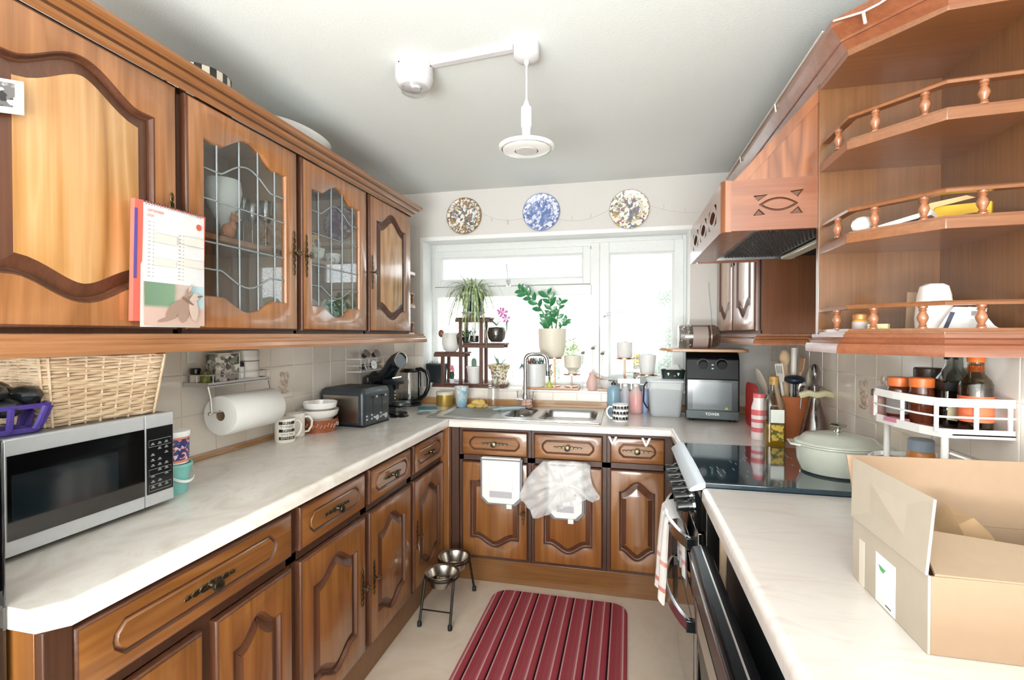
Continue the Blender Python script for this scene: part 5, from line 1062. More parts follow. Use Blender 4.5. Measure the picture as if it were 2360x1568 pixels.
t = thing('tasting_spoon', 'pale pink wooden spoon in front of the beige spatula', 'spoon', (.742, 2.43, ZW+.012)); obj('handle', B().tube([(-.03, -.035, 0), (-.088, -.055, .255)], .0075, 8, r1=.010), pm('#e3c6b4', .5), t)
t = thing('decanter', 'clear glass decanter with stopper between the crock and the casserole', 'decanter', (.778, 2.27, ZW)); Mdec = glassmat('decanter_glass', '#efe9e8', .93, 1, .03, 2.0)
obj('body', B().lathe([(.05, 0), (.062, .01), (.06, .04), (.045, .11), (.026, .18), (.018, .21), (.018, .25), (.03, .254), (.03, .258), (.015, .258), (.015, .21), (.023, .18), (.042, .11), (.056, .04), (.05, .012), (0, .012)], n=28, cap=False), Mdec, t); obj('stopper', B().lathe([(.013, .24), (.014, .262), (.01, .27), (.02, .295), (.022, .315), (.012, .345), (.003, .35)], n=18), Mdec, t)
obj('wine', B().lathe([(.047, .012), (.055, .02), (.053, .045)], n=24), glassmat('decanter_dregs', '#b98f8a', .8, 1, .05), t); obj('gold_tag', B().prism([(-.02, 0), (.01, 0), (.008, .045), (-.015, .05)], 'y', -.066, -.0645), pm('#d3b06a', .4, .3), t)
b = B(); b.ball((0, 0, 0), .02, .012, .01); 
q = B().tube([(-.06, -.01, 0), (-.03, -.02, .012), (.0, -.02, .004), (.03, -.02, .012), (.06, -.01, .004)], .014, 8); o = obj('ribbon', q, pm('#d6cfa8', .7)); o.location = (.778, 2.27, ZW+.218); tag(o, 'cream ribbon tied round the decanter neck', 'ribbon')
# casserole
cs = thing('casserole', 'pale sage enamel oval casserole with lid and steel knob on the hob', 'casserole', (.692, 1.815, .9255), radians(-8)); Msage = pm('#cdd1c4', .22, coat=.6)
obj('pan', B().lathe([(.095, 0), (.108, .006), (.122, .04), (.125, .088), (.131, .092), (.131, .097), (.12, .097), (.118, .04), (.09, .012), (0, .012)], n=44, sx=.98, sy=.86, cap=False), Msage, cs)
for s in (-1, 1): obj('handle', B().rings([[(s*(.115+.03*k), y*(1-.3*k), .088+.002*k+dz) for y, dz in ((-.05, 0), (.05, 0), (.05, .007), (-.05, .007))] for k in (0, .6, 1)]), Msage, cs, bevel=.003)
ld = obj('lid', B().lathe([(.129, .098), (.129, .102), (.12, .108), (.115, .109), (.10, .125), (.05, .134), (0, .136)], n=44, sx=.98, sy=.86), Msage, cs); obj('knob', B().lathe([(.012, .135), (.008, .142), (.009, .148), (.024, .155), (.026, .16), (.02, .164), (0, .165)], n=22), pm('#c9cbc6', .15, 1), ld)
# ------------------------------------------------------------------ right wire racks and jars
rr = thing('wire_shelf', 'white two-tier wire shelf with bowed front on the right wall', 'rack', (0, 0, 0)); Mrk = pm('#efeeec', .3, coat=.3)
def bow(o, z): return [(.838, 1.56, z), (.70, 1.56, z), (.676, 1.545, z), (.664-o, 1.50, z), (.668-o, 1.42, z), (.682-o, 1.34, z), (.70-o*.5, 1.296, z), (.72, 1.288, z), (.838, 1.288, z)]
def flatrail(nm, o, z0, z1): 
    P = [(x, y) for x, y, z in bow(o, 0)]; obj(nm, B().sweep([(0, z0), (.003, z0), (.003, z1), (0, z1)], P), Mrk, rr, smooth=0)
flatrail('top_rail', .004, 1.222, 1.241); flatrail('bottom_rail', 0, 1.152, 1.172); obj('wire', B().tube(bow(.002, 1.199), .0025, 6), Mrk, rr)
obj('shelf_plate', B().prism([(x, y) for x, y, z in bow(-.003, 0)], 'z', 1.158, 1.161), pm('#d9b9b4', .4), rr)
for x, y in ((.668, 1.515), (.676, 1.40), (.695, 1.30), (.765, 1.288), (.828, 1.288)): obj('upright', B().box(x-.004, x+.004, y-.002, y+.002, 1.165, 1.23), Mrk, rr)
obj('pole', B().cyl((.712, 1.30, .912), (.712, 1.30, 1.16), .0075, n=10), Mrk, rr); obj('pole', B().cyl((.712, 1.55, .912), (.712, 1.55, 1.16), .0075, n=10), Mrk, rr)
P = [(x, y) for x, y, z in bow(.02, 0)]; obj('lower_rail', B().sweep([(0, 1.048), (.003, 1.048), (.003, 1.06), (0, 1.06)], P), Mrk, rr, smooth=0); obj('lower_plate', B().prism(P, 'z', 1.008, 1.011), Mrk, rr)
for x, y in ((.655, 1.50), (.66, 1.40), (.69, 1.298)): obj('upright', B().box(x-.002, x+.002, y-.002, y+.002, 1.01, 1.05), Mrk, rr)
zt = 1.1615
Mbrn = pm('#5f2d1c', .15, coat=.6); Morg = pm('#d9733a', .35)
lid_jar('sauce_jar', 'brown jar with orange lid at the window end of the wire shelf', 'jar', (.705, 1.478, zt), .026, .112, Mbrn, Morg, .024, label_mat=pm('#8f8a88', .5)); lid_jar('sauce_jar', 'brown jar with orange lid nearer the black-capped bottle', 'jar', (.727, 1.42, zt), .026, .116, Mbrn, Morg, .024, neck=.92)
lid_jar('gravy_jar', 'squat jar with dark brown lid behind the orange-lidded jars', 'jar', (.785, 1.505, zt), .034, .136, pm('#6e4a2e', .3), pm('#3b2c22', .35), .032)
lid_jar('herb_jar', 'small clear jar of pink powder at the far end of the wire shelf', 'jar', (.690, 1.545, zt), .02, .072, pm('#c29a92', .3), pm('#6a4c40', .4))
def sauce(name, label, loc, r, h, glassc, fill, fh, cap, lab=None, band=None, sq=False):
    t = thing(name, label, 'bottle', loc); gm = glassmat(name+'_glass', glassc, .85, 1, .03, 1.8)
    if sq: obj('bottle', B().rings([[(x, y, z) for x, y in rrect(-w, w, -w, w, w*.35, 3)] for w, z in ((r*.95, 0), (r, .004), (r, h*.6), (r*.6, h*.72), (r*.38, h*.8), (r*.38, h*.93))]), gm, t)
    else: obj('bottle', B().lathe([(r*.95, 0), (r, .004), (r, h*.6), (r*.85, h*.66), (r*.5, h*.74), (r*.45, h*.9)], n=24), gm, t)
    obj('sauce', (B().rings([[(x, y, z) for x, y in rrect(-w, w, -w, w, w*.35, 3)] for w, z in ((r*.9, .003), (r*.95, .007), (r*.95, h*fh))]) if sq else B().lathe([(r*.9, .003), (r*.96, .007), (r*.96, h*fh)], n=24)), pm(fill, .15, coat=.5), t)
    obj('cap', B().lathe([(r*.52, h*.88), (r*.52, h*.985), (r*.45, h)], n=18), pm(cap, .4), t)
    if lab: obj('label', B().lathe([(r+.0008, h*.14), (r+.0008, h*.46)], n=24, cap=False), pm(lab, .5), t)
    if band: obj('neck_band', B().lathe([(r*.48, h*.76), (r*.47, h*.84)], n=18, cap=False), pm(band, .5), t)
    return t
t = sauce('dark_sauce', 'square bottle of dark vinegar with black cap and hanging tag', (.775, 1.395, zt), .026, .185, '#cfd4d0', '#1d1612', .5, '#141414', None, None, True); obj('sleeve', B().box(-.0268, .0268, -.0268, .0268, .088, .108), Mblackm, t); obj('tag', B().prism([(-.0225, .02), (.016, .014), (.018, .05), (.01, .06), (-.01, .062), (-.02, .055)], 'y', -.0285, -.0272), pm('#cfc8a4', .6), t)
sauce('hot_sauce', 'dark sauce bottle with orange label, neck band and cap', (.785, 1.325, zt), .031, .182, '#d6cdbd', '#2a150e', .56, '#e0702c', '#e8764f', '#e0702c')
t = sauce('clear_bottle', 'tall clear bottle with black cap behind the orange-labelled sauce', (.815, 1.44, zt), .022, .19, '#d9e0dc', '#b9c0ba', .3, '#1a1a1a')
t = thing('glass_jar', 'clear glass jar with white label next to the orange-labelled sauce', 'jar', (.822, 1.372, zt))
obj('jar', B().lathe([(.022, 0), (.024, .004), (.024, .085), (.019, .1), (.021, .104), (.021, .12), (.017, .121)], n=24), Mglass, t); obj('label', B().lathe([(.0246, .02), (.0246, .075)], n=24, cap=False), pm('#e4e4e6', .5), t)
o = obj('pink_packet', B().prism([(-.03, 0), (.03, .0), (.028, .01), (-.026, .012)], 'x', -.012, .012), pm('#c9859a', .4), loc=(.678, 1.43, zt), rot=(0, 0, .2)); tag(o, 'small pink packet lying at the front of the wire shelf', 'packet')
o = obj('red_packet', B().prism([(-.035, 0), (.035, .0), (.03, .008), (-.03, .008)], 'x', -.008, .008), pm('#b3403a', .4), loc=(.704, 1.345, zt)); tag(o, 'flat red packet below the vinegar bottle on the wire shelf', 'packet')
lid_jar('mustard_jar', 'amber jar with grey-blue lid on the lower wire tier', 'jar', (.745, 1.455, 1.0115), .03, .105, pm('#b3713a', .3), pm('#8a97a6', .35), .03, label_mat=pm('#a59a80', .5))
for lab, x, y, r, h, c in (('clear plastic bowl at the far side of the lower wire tier', .685, 1.47, .042, .045, '#dfe2e2'), ('domed clear glass lid in front on the lower wire tier', .715, 1.36, .045, .05, '#dcd2ca')):
    t = thing('glass_dome', lab, 'bowl', (x, y, 1.0115)); obj('dome', B().lathe([(r, 0), (r, .006), (r*.95, h*.5), (r*.6, h*.9), (r*.1, h)], n=24), glassmat('dome%d' % int(x*1000), c, .85, 1, .06, 2.2), t)
o = obj('wire_rod', B().tube([(.722, 1.302, 1.115), (.834, 1.26, 1.075)], .0028, 6).ball((.79, 1.275, 1.092), .011, .008, .014, 10, 6), Mrk); tag(o, 'white wire arm with clip below the wire shelf', 'hook')
# ------------------------------------------------------------------ cardboard box
cb = thing('cardboard_box', 'open cardboard box with raised flaps on the pink worktop', 'box', (.44, .838, ZW)); bw, bd, bh, th_ = .385, .243, .117, .004
for nm, q in (('side', (0, th_, 0, bd, 0, bh)), ('side', (bw-th_, bw, 0, bd, 0, bh)), ('side', (th_, bw-th_, 0, th_, 0, bh)), ('side', (th_, bw-th_, bd-th_, bd, 0, bh)), ('bottom', (th_, bw-th_, th_, bd-th_, 0, th_))): obj(nm, B().box(*q), Mcard2 if q[0] == 0 and nm == 'side' else Mcard, cb, bevel=.0008)
def flap(P, d, mat, nm='flap'):
    V_ = [Vector(p) for p in P]; nrm = (V_[1]-V_[0]).cross(V_[-1]-V_[0]).normalized()*d; obj(nm, B().rings([V_, [v+nrm for v in V_]]), mat, cb)
flap([(0, .0, bh+.001), (0, bd, bh+.001), (-.002, bd-.012, bh+.118), (.012, .004, bh+.113)], -.004, Mcard2)
flap([(.006, bd, bh), (bw, bd, bh), (bw+.01, bd+.012, bh+.122), (-.008, bd+.014, bh+.118)], .004, Mcard)
flap([(.009, .002, bh), (bw, 0, bh-.002), (bw-.01, .10, bh+.004), (.18, .10, bh+.018), (.025, .085, bh+.038)], .004, pm('#a8917a', .8))
flap([(bw, 0, bh), (bw, bd, bh), (bw+.06, bd-.01, bh+.09), (bw+.06, .01, bh+.09)], .004, Mcard)
lb_ = obj('label', B().box(-.0008, 0, .088, .152, .002, .088), Mpaper, cb); obj('green_mark', B().prism([(.118, .068), (.142, .070), (.136, .062), (.126, .060)], 'x', -.0012, -.0007), pm('#5fae74', .5), lb_); obj('print', B().box(-.0012, -.0007, .1, .118, .008, .010), Mink, lb_)
obj('tape', B().box(-.0007, 0, .195, .215, .0, .085), pm('#ddd2c2', .3), cb)
random.seed(5); b = B(); rs = []
for k in range(9):
    u = k/8; row = []
    for i in range(10):
        a = i/9; row.append((.01+.17*u, .10+.115*a, .10+.075*sin(pi*a)*(.7+.45*sin(u*9+a*3))*sin(pi*(.12+.8*u))+random.uniform(-.012, .012)))
    rs.append(row)
b.rings(rs, False, False, closed=False); o = obj('packing_paper', b, pm('#8f7354', .8), smooth=20, loc=(.44, .838, ZW)); tag(o, 'crumpled brown packing paper sticking up inside the cardboard box', 'paper')
# ------------------------------------------------------------------ open shelf contents (right)
zs2, zs1 = 1.6325, 1.3925
o = obj('foil_bag', B().ball((0, 0, .022), .028, .02, .022, 10, 6), sheer('foil', '#d9d5d0', .9), loc=(.575, 1.37, zs2)); tag(o, 'crumpled clear plastic bag at the window end of the middle gallery shelf', 'bag')
o = obj('papers', B().prism([(-.07, 0), (.06, .022), (.06, .034), (-.068, .008)], 'y', -.05, .05), Mpaper, loc=(.655, 1.36, zs2), rot=(0, 0, -.65)); tag(o, 'stack of white papers sloping on the middle gallery shelf', 'papers')
o = obj('spectacle_case', B().prism([(-.09, 0), (.09, .0), (.092, .012), (.08, .014), (-.088, .008)], 'y', -.008, .008), pm('#26221f', .5), loc=(.668, 1.293, zs2), rot=(0, 0, -.55)); tag(o, 'long black handle with an orange band on the middle gallery shelf', 'tool'); obj('orange_band', B().box(.0, .022, -.009, .009, .0, .0135), Morg, o)
t = thing('document_folder', 'yellow plastic folder with pale card flap on the middle gallery shelf', 'folder', (.728, 1.33, zs2), radians(-42)); obj('folder', B().prism([(-.06, 0), (.075, 0), (.075, .045), (-.045, .055)], 'y', 0, .012), pm('#d7a92c', .4), t); obj('card_flap', B().prism([(-.075, .004), (-.03, .062), (.035, .066), (.05, .058), (-.02, .05), (-.05, .004)], 'y', -.006, -.003), pm('#d3a877', .7), t)
t = lid_jar('vitamin_jar', 'small amber jar with copper lid on the bottom gallery shelf', 'jar', (.585, 1.405, zs1), .018, .045, pm('#c58c3e', .3), pm('#c08a55', .35, .4), .014, label_mat=pm('#b9a9a8', .5))
o = obj('card_box', B().box(-.02, .02, -.012, .012, 0, .018), pm('#e0d9a0', .5), loc=(.605, 1.36, zs1), rot=(0, 0, -.6)); tag(o, 'flat white and yellow card box beside the amber jar', 'box')
o = obj('envelope', B().box(-.05, .05, -.03, .03, 0, .004), Mpaper, loc=(.66, 1.33, zs1), rot=(0, 0, -.6)); tag(o, 'white envelope lying flat on the bottom gallery shelf', 'envelope')
t = thing('air_freshener', 'white rounded plastic dispenser on the bottom gallery shelf', 'dispenser', (.712, 1.345, zs1)); obj('body', B().rings([[(x, y, z) for x, y in rrect(-w, w, -w*.7, w*.7, w*.4, 4)] for w, z in ((.032, 0), (.034, .03), (.03, .085), (.025, .106), (.016, .112))]), pm('#e9dfda', .35), t)
o = obj('brown_card', B().prism([(-.025, 0), (.02, 0), (.02, .095), (-.022, .1)], 'y', 0, .002), Mcard, loc=(.708, 1.40, zs1), rot=(-.12, 0, -.5)); tag(o, 'brown card leaning behind the white dispenser', 'card')
t = thing('wrapped_cable', 'clear plastic packet with printed label in front of the dispenser', 'packet', (.742, 1.285, zs1), radians(-30)); obj('film', B().prism([(-.05, 0), (.06, 0), (.045, .012), (.02, .052), (-.02, .055), (-.035, .03)], 'y', -.008, .004), sheer('packet_film', '#e6e3e1', .7, .2), t); obj('white_label', B().prism([(.0, .028), (.03, .024), (.033, .05), (.003, .054)], 'y', -.0095, -.0085), Mpaper, t); obj('label', B().prism([(-.04, .0), (-.032, .0), (-.018, .042), (-.026, .044)], 'y', -.0095, -.0085), pm('#20243f', .5), t); obj('print', B().box(.008, .026, -.0101, -.0096, .034, .044), pm('#a5a2a0', .6), t)
# ------------------------------------------------------------------ ceiling: pendant lamp, alarm, cable cover
Mlamp = pm('#d2d0d3', .35, coat=.2)
lp = thing('pendant_lamp', 'white ceiling rose and pendant lamp with wide shallow disc shade', 'lamp', (-.322, 1.622, 0))
obj('ceiling_rose', B().lathe([(.0, ZC-.056), (.03, ZC-.055), (.042, ZC-.046), (.044, ZC-.036), (.044, ZC)], n=28), Mlamp, lp); obj('cord_grip', B().lathe([(.004, ZC-.072), (.008, ZC-.066), (.009, ZC-.055)], n=12), Mlamp, lp)
obj('cord', B().cyl((0, 0, 2.165), (0, 0, ZC-.06), .003, n=8), Mlamp, lp)
obj('lamp_holder', B().lathe([(.0155, 2.075), (.019, 2.085), (.019, 2.148), (.012, 2.156), (.005, 2.175)], n=22), Mlamp, lp); obj('stem', B().lathe([(.018, 2.022), (.0155, 2.03), (.0155, 2.08)], n=20), Mlamp, lp)
obj('disc_shade', B().lathe([(.04, 2.003), (.07, 2.004), (.089, 2.012), (.0935, 2.016), (.0935, 2.019), (.088, 2.018), (.06, 2.022), (.018, 2.026)], n=44, cap=False), pm('#e9e9e8', .3, coat=.3), lp); obj('reflector', B().lathe([(.0, 2.0035), (.085, 2.0085)], n=40, cap=False), pm('#d5d5d2', .12, .8), lp); obj('diffuser', B().lathe([(0, 2.0), (.036, 2.001), (.039, 2.006)], n=32), pm('#c9c7c4', .4), lp)
al = thing('smoke_alarm', 'white round smoke alarm with clear domed cover on the ceiling', 'smoke alarm', (-.742, 1.652, 0))
obj('base', B().lathe([(.066, ZC-.05), (.068, ZC-.045), (.068, ZC)], n=36), Mlamp, al); obj('ring', B().lathe([(.0665, ZC-.056), (.069, ZC-.051)], n=36), pm('#d3d0d4', .4), al); obj('body', B().lathe([(.0, ZC-.088), (.04, ZC-.087), (.058, ZC-.078), (.066, ZC-.062), (.067, ZC-.055)], n=36), Mlamp, al)
obj('test_button', B().lathe([(.0, ZC-.096), (.016, ZC-.095), (.018, ZC-.086)], (.012, -.01, 0), 20), pm('#d9d7da', .3), al); obj('cover', B().lathe([(.05, ZC-.084), (.045, ZC-.1), (.03, ZC-.108), (.0, ZC-.11)], n=30, cap=False), glassmat('alarm_cover', '#f4f4f4', .97), al)
for x, y in ((-.03, -.061), (.067, -.01)): obj('screw_hole', B().lathe([(.0028, -.0005), (.0028, .0012)], (0, 0, 0), 8).xf(Matrix.Translation((x, y, ZC-.018)) @ Matrix.Rotation(atan2(y, x), 4, 'Z') @ Matrix.Rotation(pi/2, 4, 'Y')), Mblackm, al)
obj('light_bead', B().ball((-.03, -.03, ZC-.087), .004, n=8, m=5), pm('#9a9a9a', .3), al)
b = B().box(0, .31, -.0135, .0135, -.017, 0); o = obj('cable_cover', b, Mlamp, loc=(-.674, 1.650, ZC), rot=(0, 0, radians(-5.5)), bevel=.003); tag(o, 'straight white cable trunking on the ceiling between alarm and lamp', 'trunking')
# ------------------------------------------------------------------ plates and fairy lights on the far wall
def wplate(label, x, z, r, rim, mats, bands):
    t = thing('wall_plate', label, 'plate', (x, YF-.004, z), rot=(pi/2, 0, 0)); 
    obj('plate', B().lathe([(r*.6, 0), (r*.62, .004), (r, .016), (r*.99, .019), (r*.62, .008), (0, .0075)], n=48), mats[0], t)
    obj('centre', B().lathe([(r*.58, .0078), (r*.57, .009), (0, .0088)], n=40), mats[1], t); obj('rim', B().tube([(r*.99*cos(2*pi*i/48), r*.99*sin(2*pi*i/48), .0178) for i in range(48)], .002, 5, closed=True), rim, t)
    for k, m in bands: obj('border_band', B().tube([(r*k*cos(2*pi*i/48), r*k*sin(2*pi*i/48), .0085+max(0, k-.62)*.027) for i in range(48)], .0014, 5, closed=True), m, t)
    return t
Mbr = pm('#8a6844', .4); Mbl = pm('#6a7fae', .4)
t = wplate('patterned plate with brown zigzag rim, first of three on the window wall', -1.054, 2.183, .122, Mbr, (spotty('plate_brown', '#e7e2d8', ['#7d8a86', '#8f7a5a', '#5c6f80', '#a58a62', '#8d5b4a'], 62, .2, .46), spotty('plate_brown2', '#eeeae2', ['#6f8490', '#8f7a5a', '#4f6272', '#9a6a52'], 70, .2, .5)), [(.8, Mbr)])
obj('rim_ring', B().lathe([(.122*.82, .0138), (.122*.98, .0185)], n=48, cap=False), pm('#a07f58', .4), t); 
for k in range(36):
    a = 2*pi*k/36; r0, r1 = .101, .117; q = B(); q.face([q.b.verts.new((r*cos(a+d), r*sin(a+d), .0145+(r-.1)*.27+.0006)) for r, d in ((r0, -.05), (r1, 0), (r0, .05))]); obj('rim_triangle', q, pm('#e6d8c6', .4), t, norm=False)
wplate('blue and white patterned plate, middle of three on the window wall', -.527, 2.180, .121, Mbl, (spotty('plate_blue', '#dfe3ee', ['#6b80b4', '#8d9cc4', '#596fa6'], 62, .2, .5), spotty('plate_blue2', '#d3d9ea', ['#6378ae', '#8596c2'], 66, .2, .46)), [(.62, Mbl), (.66, Mbl)])
wplate('multicoloured floral plate nearest the extractor canopy', .03, 2.167, .122, pm('#b9a596', .4), (spotty('plate_floral', '#ece8e0', ['#a86a6a', '#6a7a8e', '#7d8c6a', '#c0a25a', '#4e5a70'], 58, .2, .53), spotty('plate_floral2', '#eeeae4', ['#8d7a8a', '#6a7a8e', '#a08a6a', '#7d8c7a'], 66, .2, .5)), [(.6, pm('#c9b078', .4)), (.67, pm('#c9b078', .4))])
def string_lights(label, pts, r, mat):
    t = thing('string_lights', label, 'string lights', (0, 0, 0)); obj('wire', B().tube(pts, r, 5), mat, t)
    for i in range(2, len(pts)-1, 3): p = Vector(pts[i]); obj('bulb', B().tube([p, p+Vector((0, -.004, -.012)), p+Vector((.002, -.006, -.03))], r*1.4, 5), mat, t)
    return t
pts = []
for x0, x1, z0, z1, sag in ((-.935, -.645, 2.20, 2.15, .03), (-.41, -.09, 2.13, 2.175, .035), (.155, .48, 2.185, 2.13, .02)):
    seg = [(x0+(x1-x0)*i/8, YF-.006, z0+(z1-z0)*i/8-sag*sin(pi*i/8)) for i in range(9)]; pts.append(seg)
Mstr = pm('#cfcac2', .5); t = string_lights('thin pale fairy light wire looped between the wall plates', pts[0], .0013, Mstr)
for seg in pts[1:]:
    obj('wire', B().tube(seg, .0013, 5), Mstr, t)
    for i in (2, 5): p = Vector(seg[i]); obj('bulb', B().tube([p, p+Vector((0, -.004, .012)), p+Vector((.002, -.006, .028))], .0018, 5), Mstr, t)
string_lights('twisted pale string lights draped along the right crown moulding', [(.50, 1.365, 2.160), (.497, 1.345, 2.150), (.535, 1.285, 2.128), (.555, 1.258, 2.126), (.58, 1.225, 2.130), (.605, 1.195, 2.135), (.63, 1.165, 2.142), (.70, 1.155, 2.15), (.80, 1.15, 2.158)], .0026, pm('#ddd6ca', .6))
string_lights('string lights hanging over the front edge of the canopy moulding', [(.492, 1.40, 2.158), (.491, 1.62, 2.158), (.4905, 1.8, 2.157), (.49, 1.98, 2.158), (.49, 2.15, 2.157), (.49, 2.3, 2.158), (.49, 2.45, 2.156), (.49, 2.62, 2.158)], .0022, pm('#d6cfc2', .6))
o = obj('power_cable', B().tube([(.50, YF-.006, 1.70), (.505, YF-.006, 1.62), (.515, YF-.006, 1.52), (.52, YF-.006, 1.43), (.535, YF-.006, 1.345)], .002, 6), pm('#b9b5ae', .6)); tag(o, 'thin grey cable hanging down the wall between window and cabinet', 'cable')
# ------------------------------------------------------------------ calendar and picture on the first wall cabinet
Mhand = pm('#4f4330', .35, 1)
cal = thing('calendar', 'spiral wall calendar, September page above an animal picture, hung from the cabinet key', 'calendar', (-1.222, 1.026, 1.73), pi/2, rot=(radians(2), 0, pi/2)); cw, chh = .188, .32
obj('back_pages', B().box(-.022, .0, -.004, .010, -.31, .004), pm('#e0685a', .6), cal); obj('back_pages', B().box(.0, cw+.010, .001, .010, -.30, .006), pm('#e0685a', .6), cal); obj('purple_edge', B().box(-.023, -.015, -.005, -.0035, -.2, -.02), pm('#5d4a8f', .6), cal)
def sheet(nm, z0, z1, mat, y=-.004, curl=.006, w=cw, x0=0, par=cal):
    n = 10; rs = [[(x0+w*i/n, y-curl*sin(pi*i/n)*.4-curl*((z1-z)/(z1-z0)), z) for i in range(n+1)] for z in (z1, z1+(z0-z1)*.33, z1+(z0-z1)*.66, z0)]
    b = B().rings(rs, False, False, closed=False); return obj(nm, b, mat, par, norm=False)
sheet('page', -.325, .0, pm('#e6e1d8', .7), -.0025, .003, cw*.98, -.004)
pg = sheet('page', -.205, .0, pm('#dcdcdd', .7), -.004, .006)
def pics(name):
    m, n, l, p = newmat(name); t = n.new('ShaderNodeTexCoord'); sp = n.new('ShaderNodeSeparateXYZ'); l.new(t.outputs['Object'], sp.inputs[0]); nz = n.new('ShaderNodeTexNoise'); nz.inputs['Scale'].default_value = 70; l.new(t.outputs['Object'], nz.inputs['Vector'])
    ad = n.new('ShaderNodeMath'); ad.operation = 'MULTIPLY_ADD'; ad.inputs[1].default_value = .05; l.new(nz.outputs['Fac'], ad.inputs[0]); mm = n.new('ShaderNodeMath'); mm.operation = 'MULTIPLY_ADD'; mm.inputs[1].default_value = 5.6; mm.inputs[2].default_value = 0; l.new(sp.outputs['X'], mm.inputs[0]); l.new(mm.outputs[0], ad.inputs[2])
    r = ramp(n, [(.0, '#c6a792'), (.05, '#6f8a72'), (.5, '#7d9a80'), (.58, '#c9b0a6'), (.75, '#c5bdba'), (.85, '#a9c4cc'), (1, '#b9d0d6')]); l.new(ad.outputs[0], r.inputs[0])
    g = n.new('ShaderNodeMapRange'); g.inputs[1].default_value = -.275; g.inputs[2].default_value = -.265; l.new(sp.outputs['Z'], g.inputs[0]); mx = n.new('ShaderNodeMix'); mx.data_type = 'RGBA'; mx.inputs[6].default_value = lin('#cdb0a4'); l.new(g.outputs[0], mx.inputs[0]); l.new(r.outputs[0], mx.inputs[7]); l.new(mx.outputs[2], p.inputs['Base Color']); p.inputs['Roughness'].default_value = .35; return m
pic = sheet('picture_page', -.32, -.2052, pics('picture_print'), -.0102, .004)
Mroo = pm('#a48878', .5); Mroo2 = pm('#c9b3a6', .5)
def flatpoly(nm, P, mat, y, par): obj(nm, B().prism(P, 'y', y, y+.0003), mat, par)
def blob(cx, cz, rx, rz, tilt=0, n=14): return [(cx+rx*cos(a)*cos(tilt)-rz*sin(a)*sin(tilt), cz+rx*cos(a)*sin(tilt)+rz*sin(a)*cos(tilt)) for a in [2*pi*i/n for i in range(n)]]
yp = -.0172
for P, m in ((blob(.115, -.272, .019, .04, -.15), Mroo), (blob(.085, -.275, .016, .035, -.75), Mroo), (blob(.062, -.302, .03, .005, .25), Mroo), (blob(.128, -.225, .010, .012), Mroo), (blob(.133, -.211, .003, .012, -.4), Mroo2), (blob(.145, -.270, .015, .036, .15), Mroo2), (blob(.150, -.236, .011, .010), Mroo2), (blob(.165, -.234, .010, .003, .2), pm('#7d675c', .5)), (blob(.125, -.250, .022, .004, -.5), pm('#84695c', .5))): yp -= .0003; flatpoly('picture_animal', P, m, yp, pic)
Mtint = pm('#e2d3cb', .7)
for x0, x1, z0, z1 in ((.018, .092, -.098, -.075), (.105, .182, -.09, -.067), (.018, .092, -.16, -.14), (.105, .182, -.152, -.132)): obj('week_band', B().box(x0, x1, -.0122, -.0117, z0, z1), Mtint, pg)
text('lettering', 'SEPTEMBER', .0095, pm('#d98a80', .6), pg, (.008, -.0075, -.018), (pi/2, 0, 0), .0002, 'LEFT'); text('lettering', '2024', .0095, pm('#d98a80', .6), pg, (.008, -.0078, -.031), (pi/2, 0, 0), .0002, 'LEFT'); obj('emblem', B().prism(blob(.167, -.032, .009, .009), 'y', -.0082, -.0076), pm('#c4604f', .6), pg)
q = B()
for k in range(15):
    for x in (.008, .098):
        z = -.048-.0102*k
        if x > .05 and k < 2: continue
        q.box(x, x+.007, -.0125, -.0121, z-.001, z+.001).box(x+.014, x+.017, -.0125, -.0121, z-.001, z+.001)
o = obj('day_print', q, pm('#9b9896', .6), pg); o['kind'] = 'stuff'
q = B()
for k in range(22): x = .006+.008*k; q.tube([(x, -.004+.005*cos(a), .001+.005*sin(a)) for a in [2*pi*i/8 for i in range(8)]], .0009, 4, closed=True)
o = obj('wire_binding', q, pm('#6a6a6a', .4, 1), cal); o['kind'] = 'stuff'
t = thing('photo_print', 'small curled photograph stuck on the nearest cabinet door', 'photograph', (-1.2485, .695, 1.872), pi/2); obj('paper', B().rings([[(x, -.002-.25*x*x*(6 if x > .04 else 1), z+.25*(x-.04)) for x in (0, .03, .06, .085)] for z in (-.035, .035)], False, False, closed=False), Mpaper, t, norm=False); obj('print', B().rings([[(x, -.0035-.25*x*x*(6 if x > .04 else 1), z+.25*(x-.04)) for x in (0, .03, .06, .07)] for z in (-.022, .028)], False, False, closed=False), spotty('photo_mono', '#6a6666', ['#2f2d2e', '#c9c4c2', '#8f8a88'], 70, .3, .5), t, norm=False)
# ------------------------------------------------------------------ inside the glass cabinets
zsh, zbt = 1.7135, 1.4065
def goblet(label, loc, r, h, mat, stem=.5, name='wine_glass', cat='glass'):
    t = thing(name, label, cat, loc); obj('glass', B().lathe([(r*.75, 0), (r*.7, .004), (.005, .009), (.004, h*stem), (r*.7, h*(stem+.12)), (r, h*(stem+.32)), (r*.86, h), (r*.83, h), (r*.95, h*(stem+.32)), (r*.62, h*(stem+.14)), (0, h*(stem+.06))], n=24, cap=False), mat, t); return t
t = thing('goblet_bowl', 'large frosted white goblet behind the leaded glass door', 'goblet', (-1.40, 1.478, zsh)); obj('goblet', B().lathe([(.035, 0), (.03, .006), (.008, .015), (.009, .06), (.02, .075), (.052, .13), (.062, .18), (.056, .222), (.053, .222), (.058, .18), (.048, .132), (0, .085)], n=28, cap=False), pm('#e6ecec', .25, coat=.4), t)
Mgl = glassmat('cupboard_glass', '#eef2f2', .88, 1, .03, 3.0)
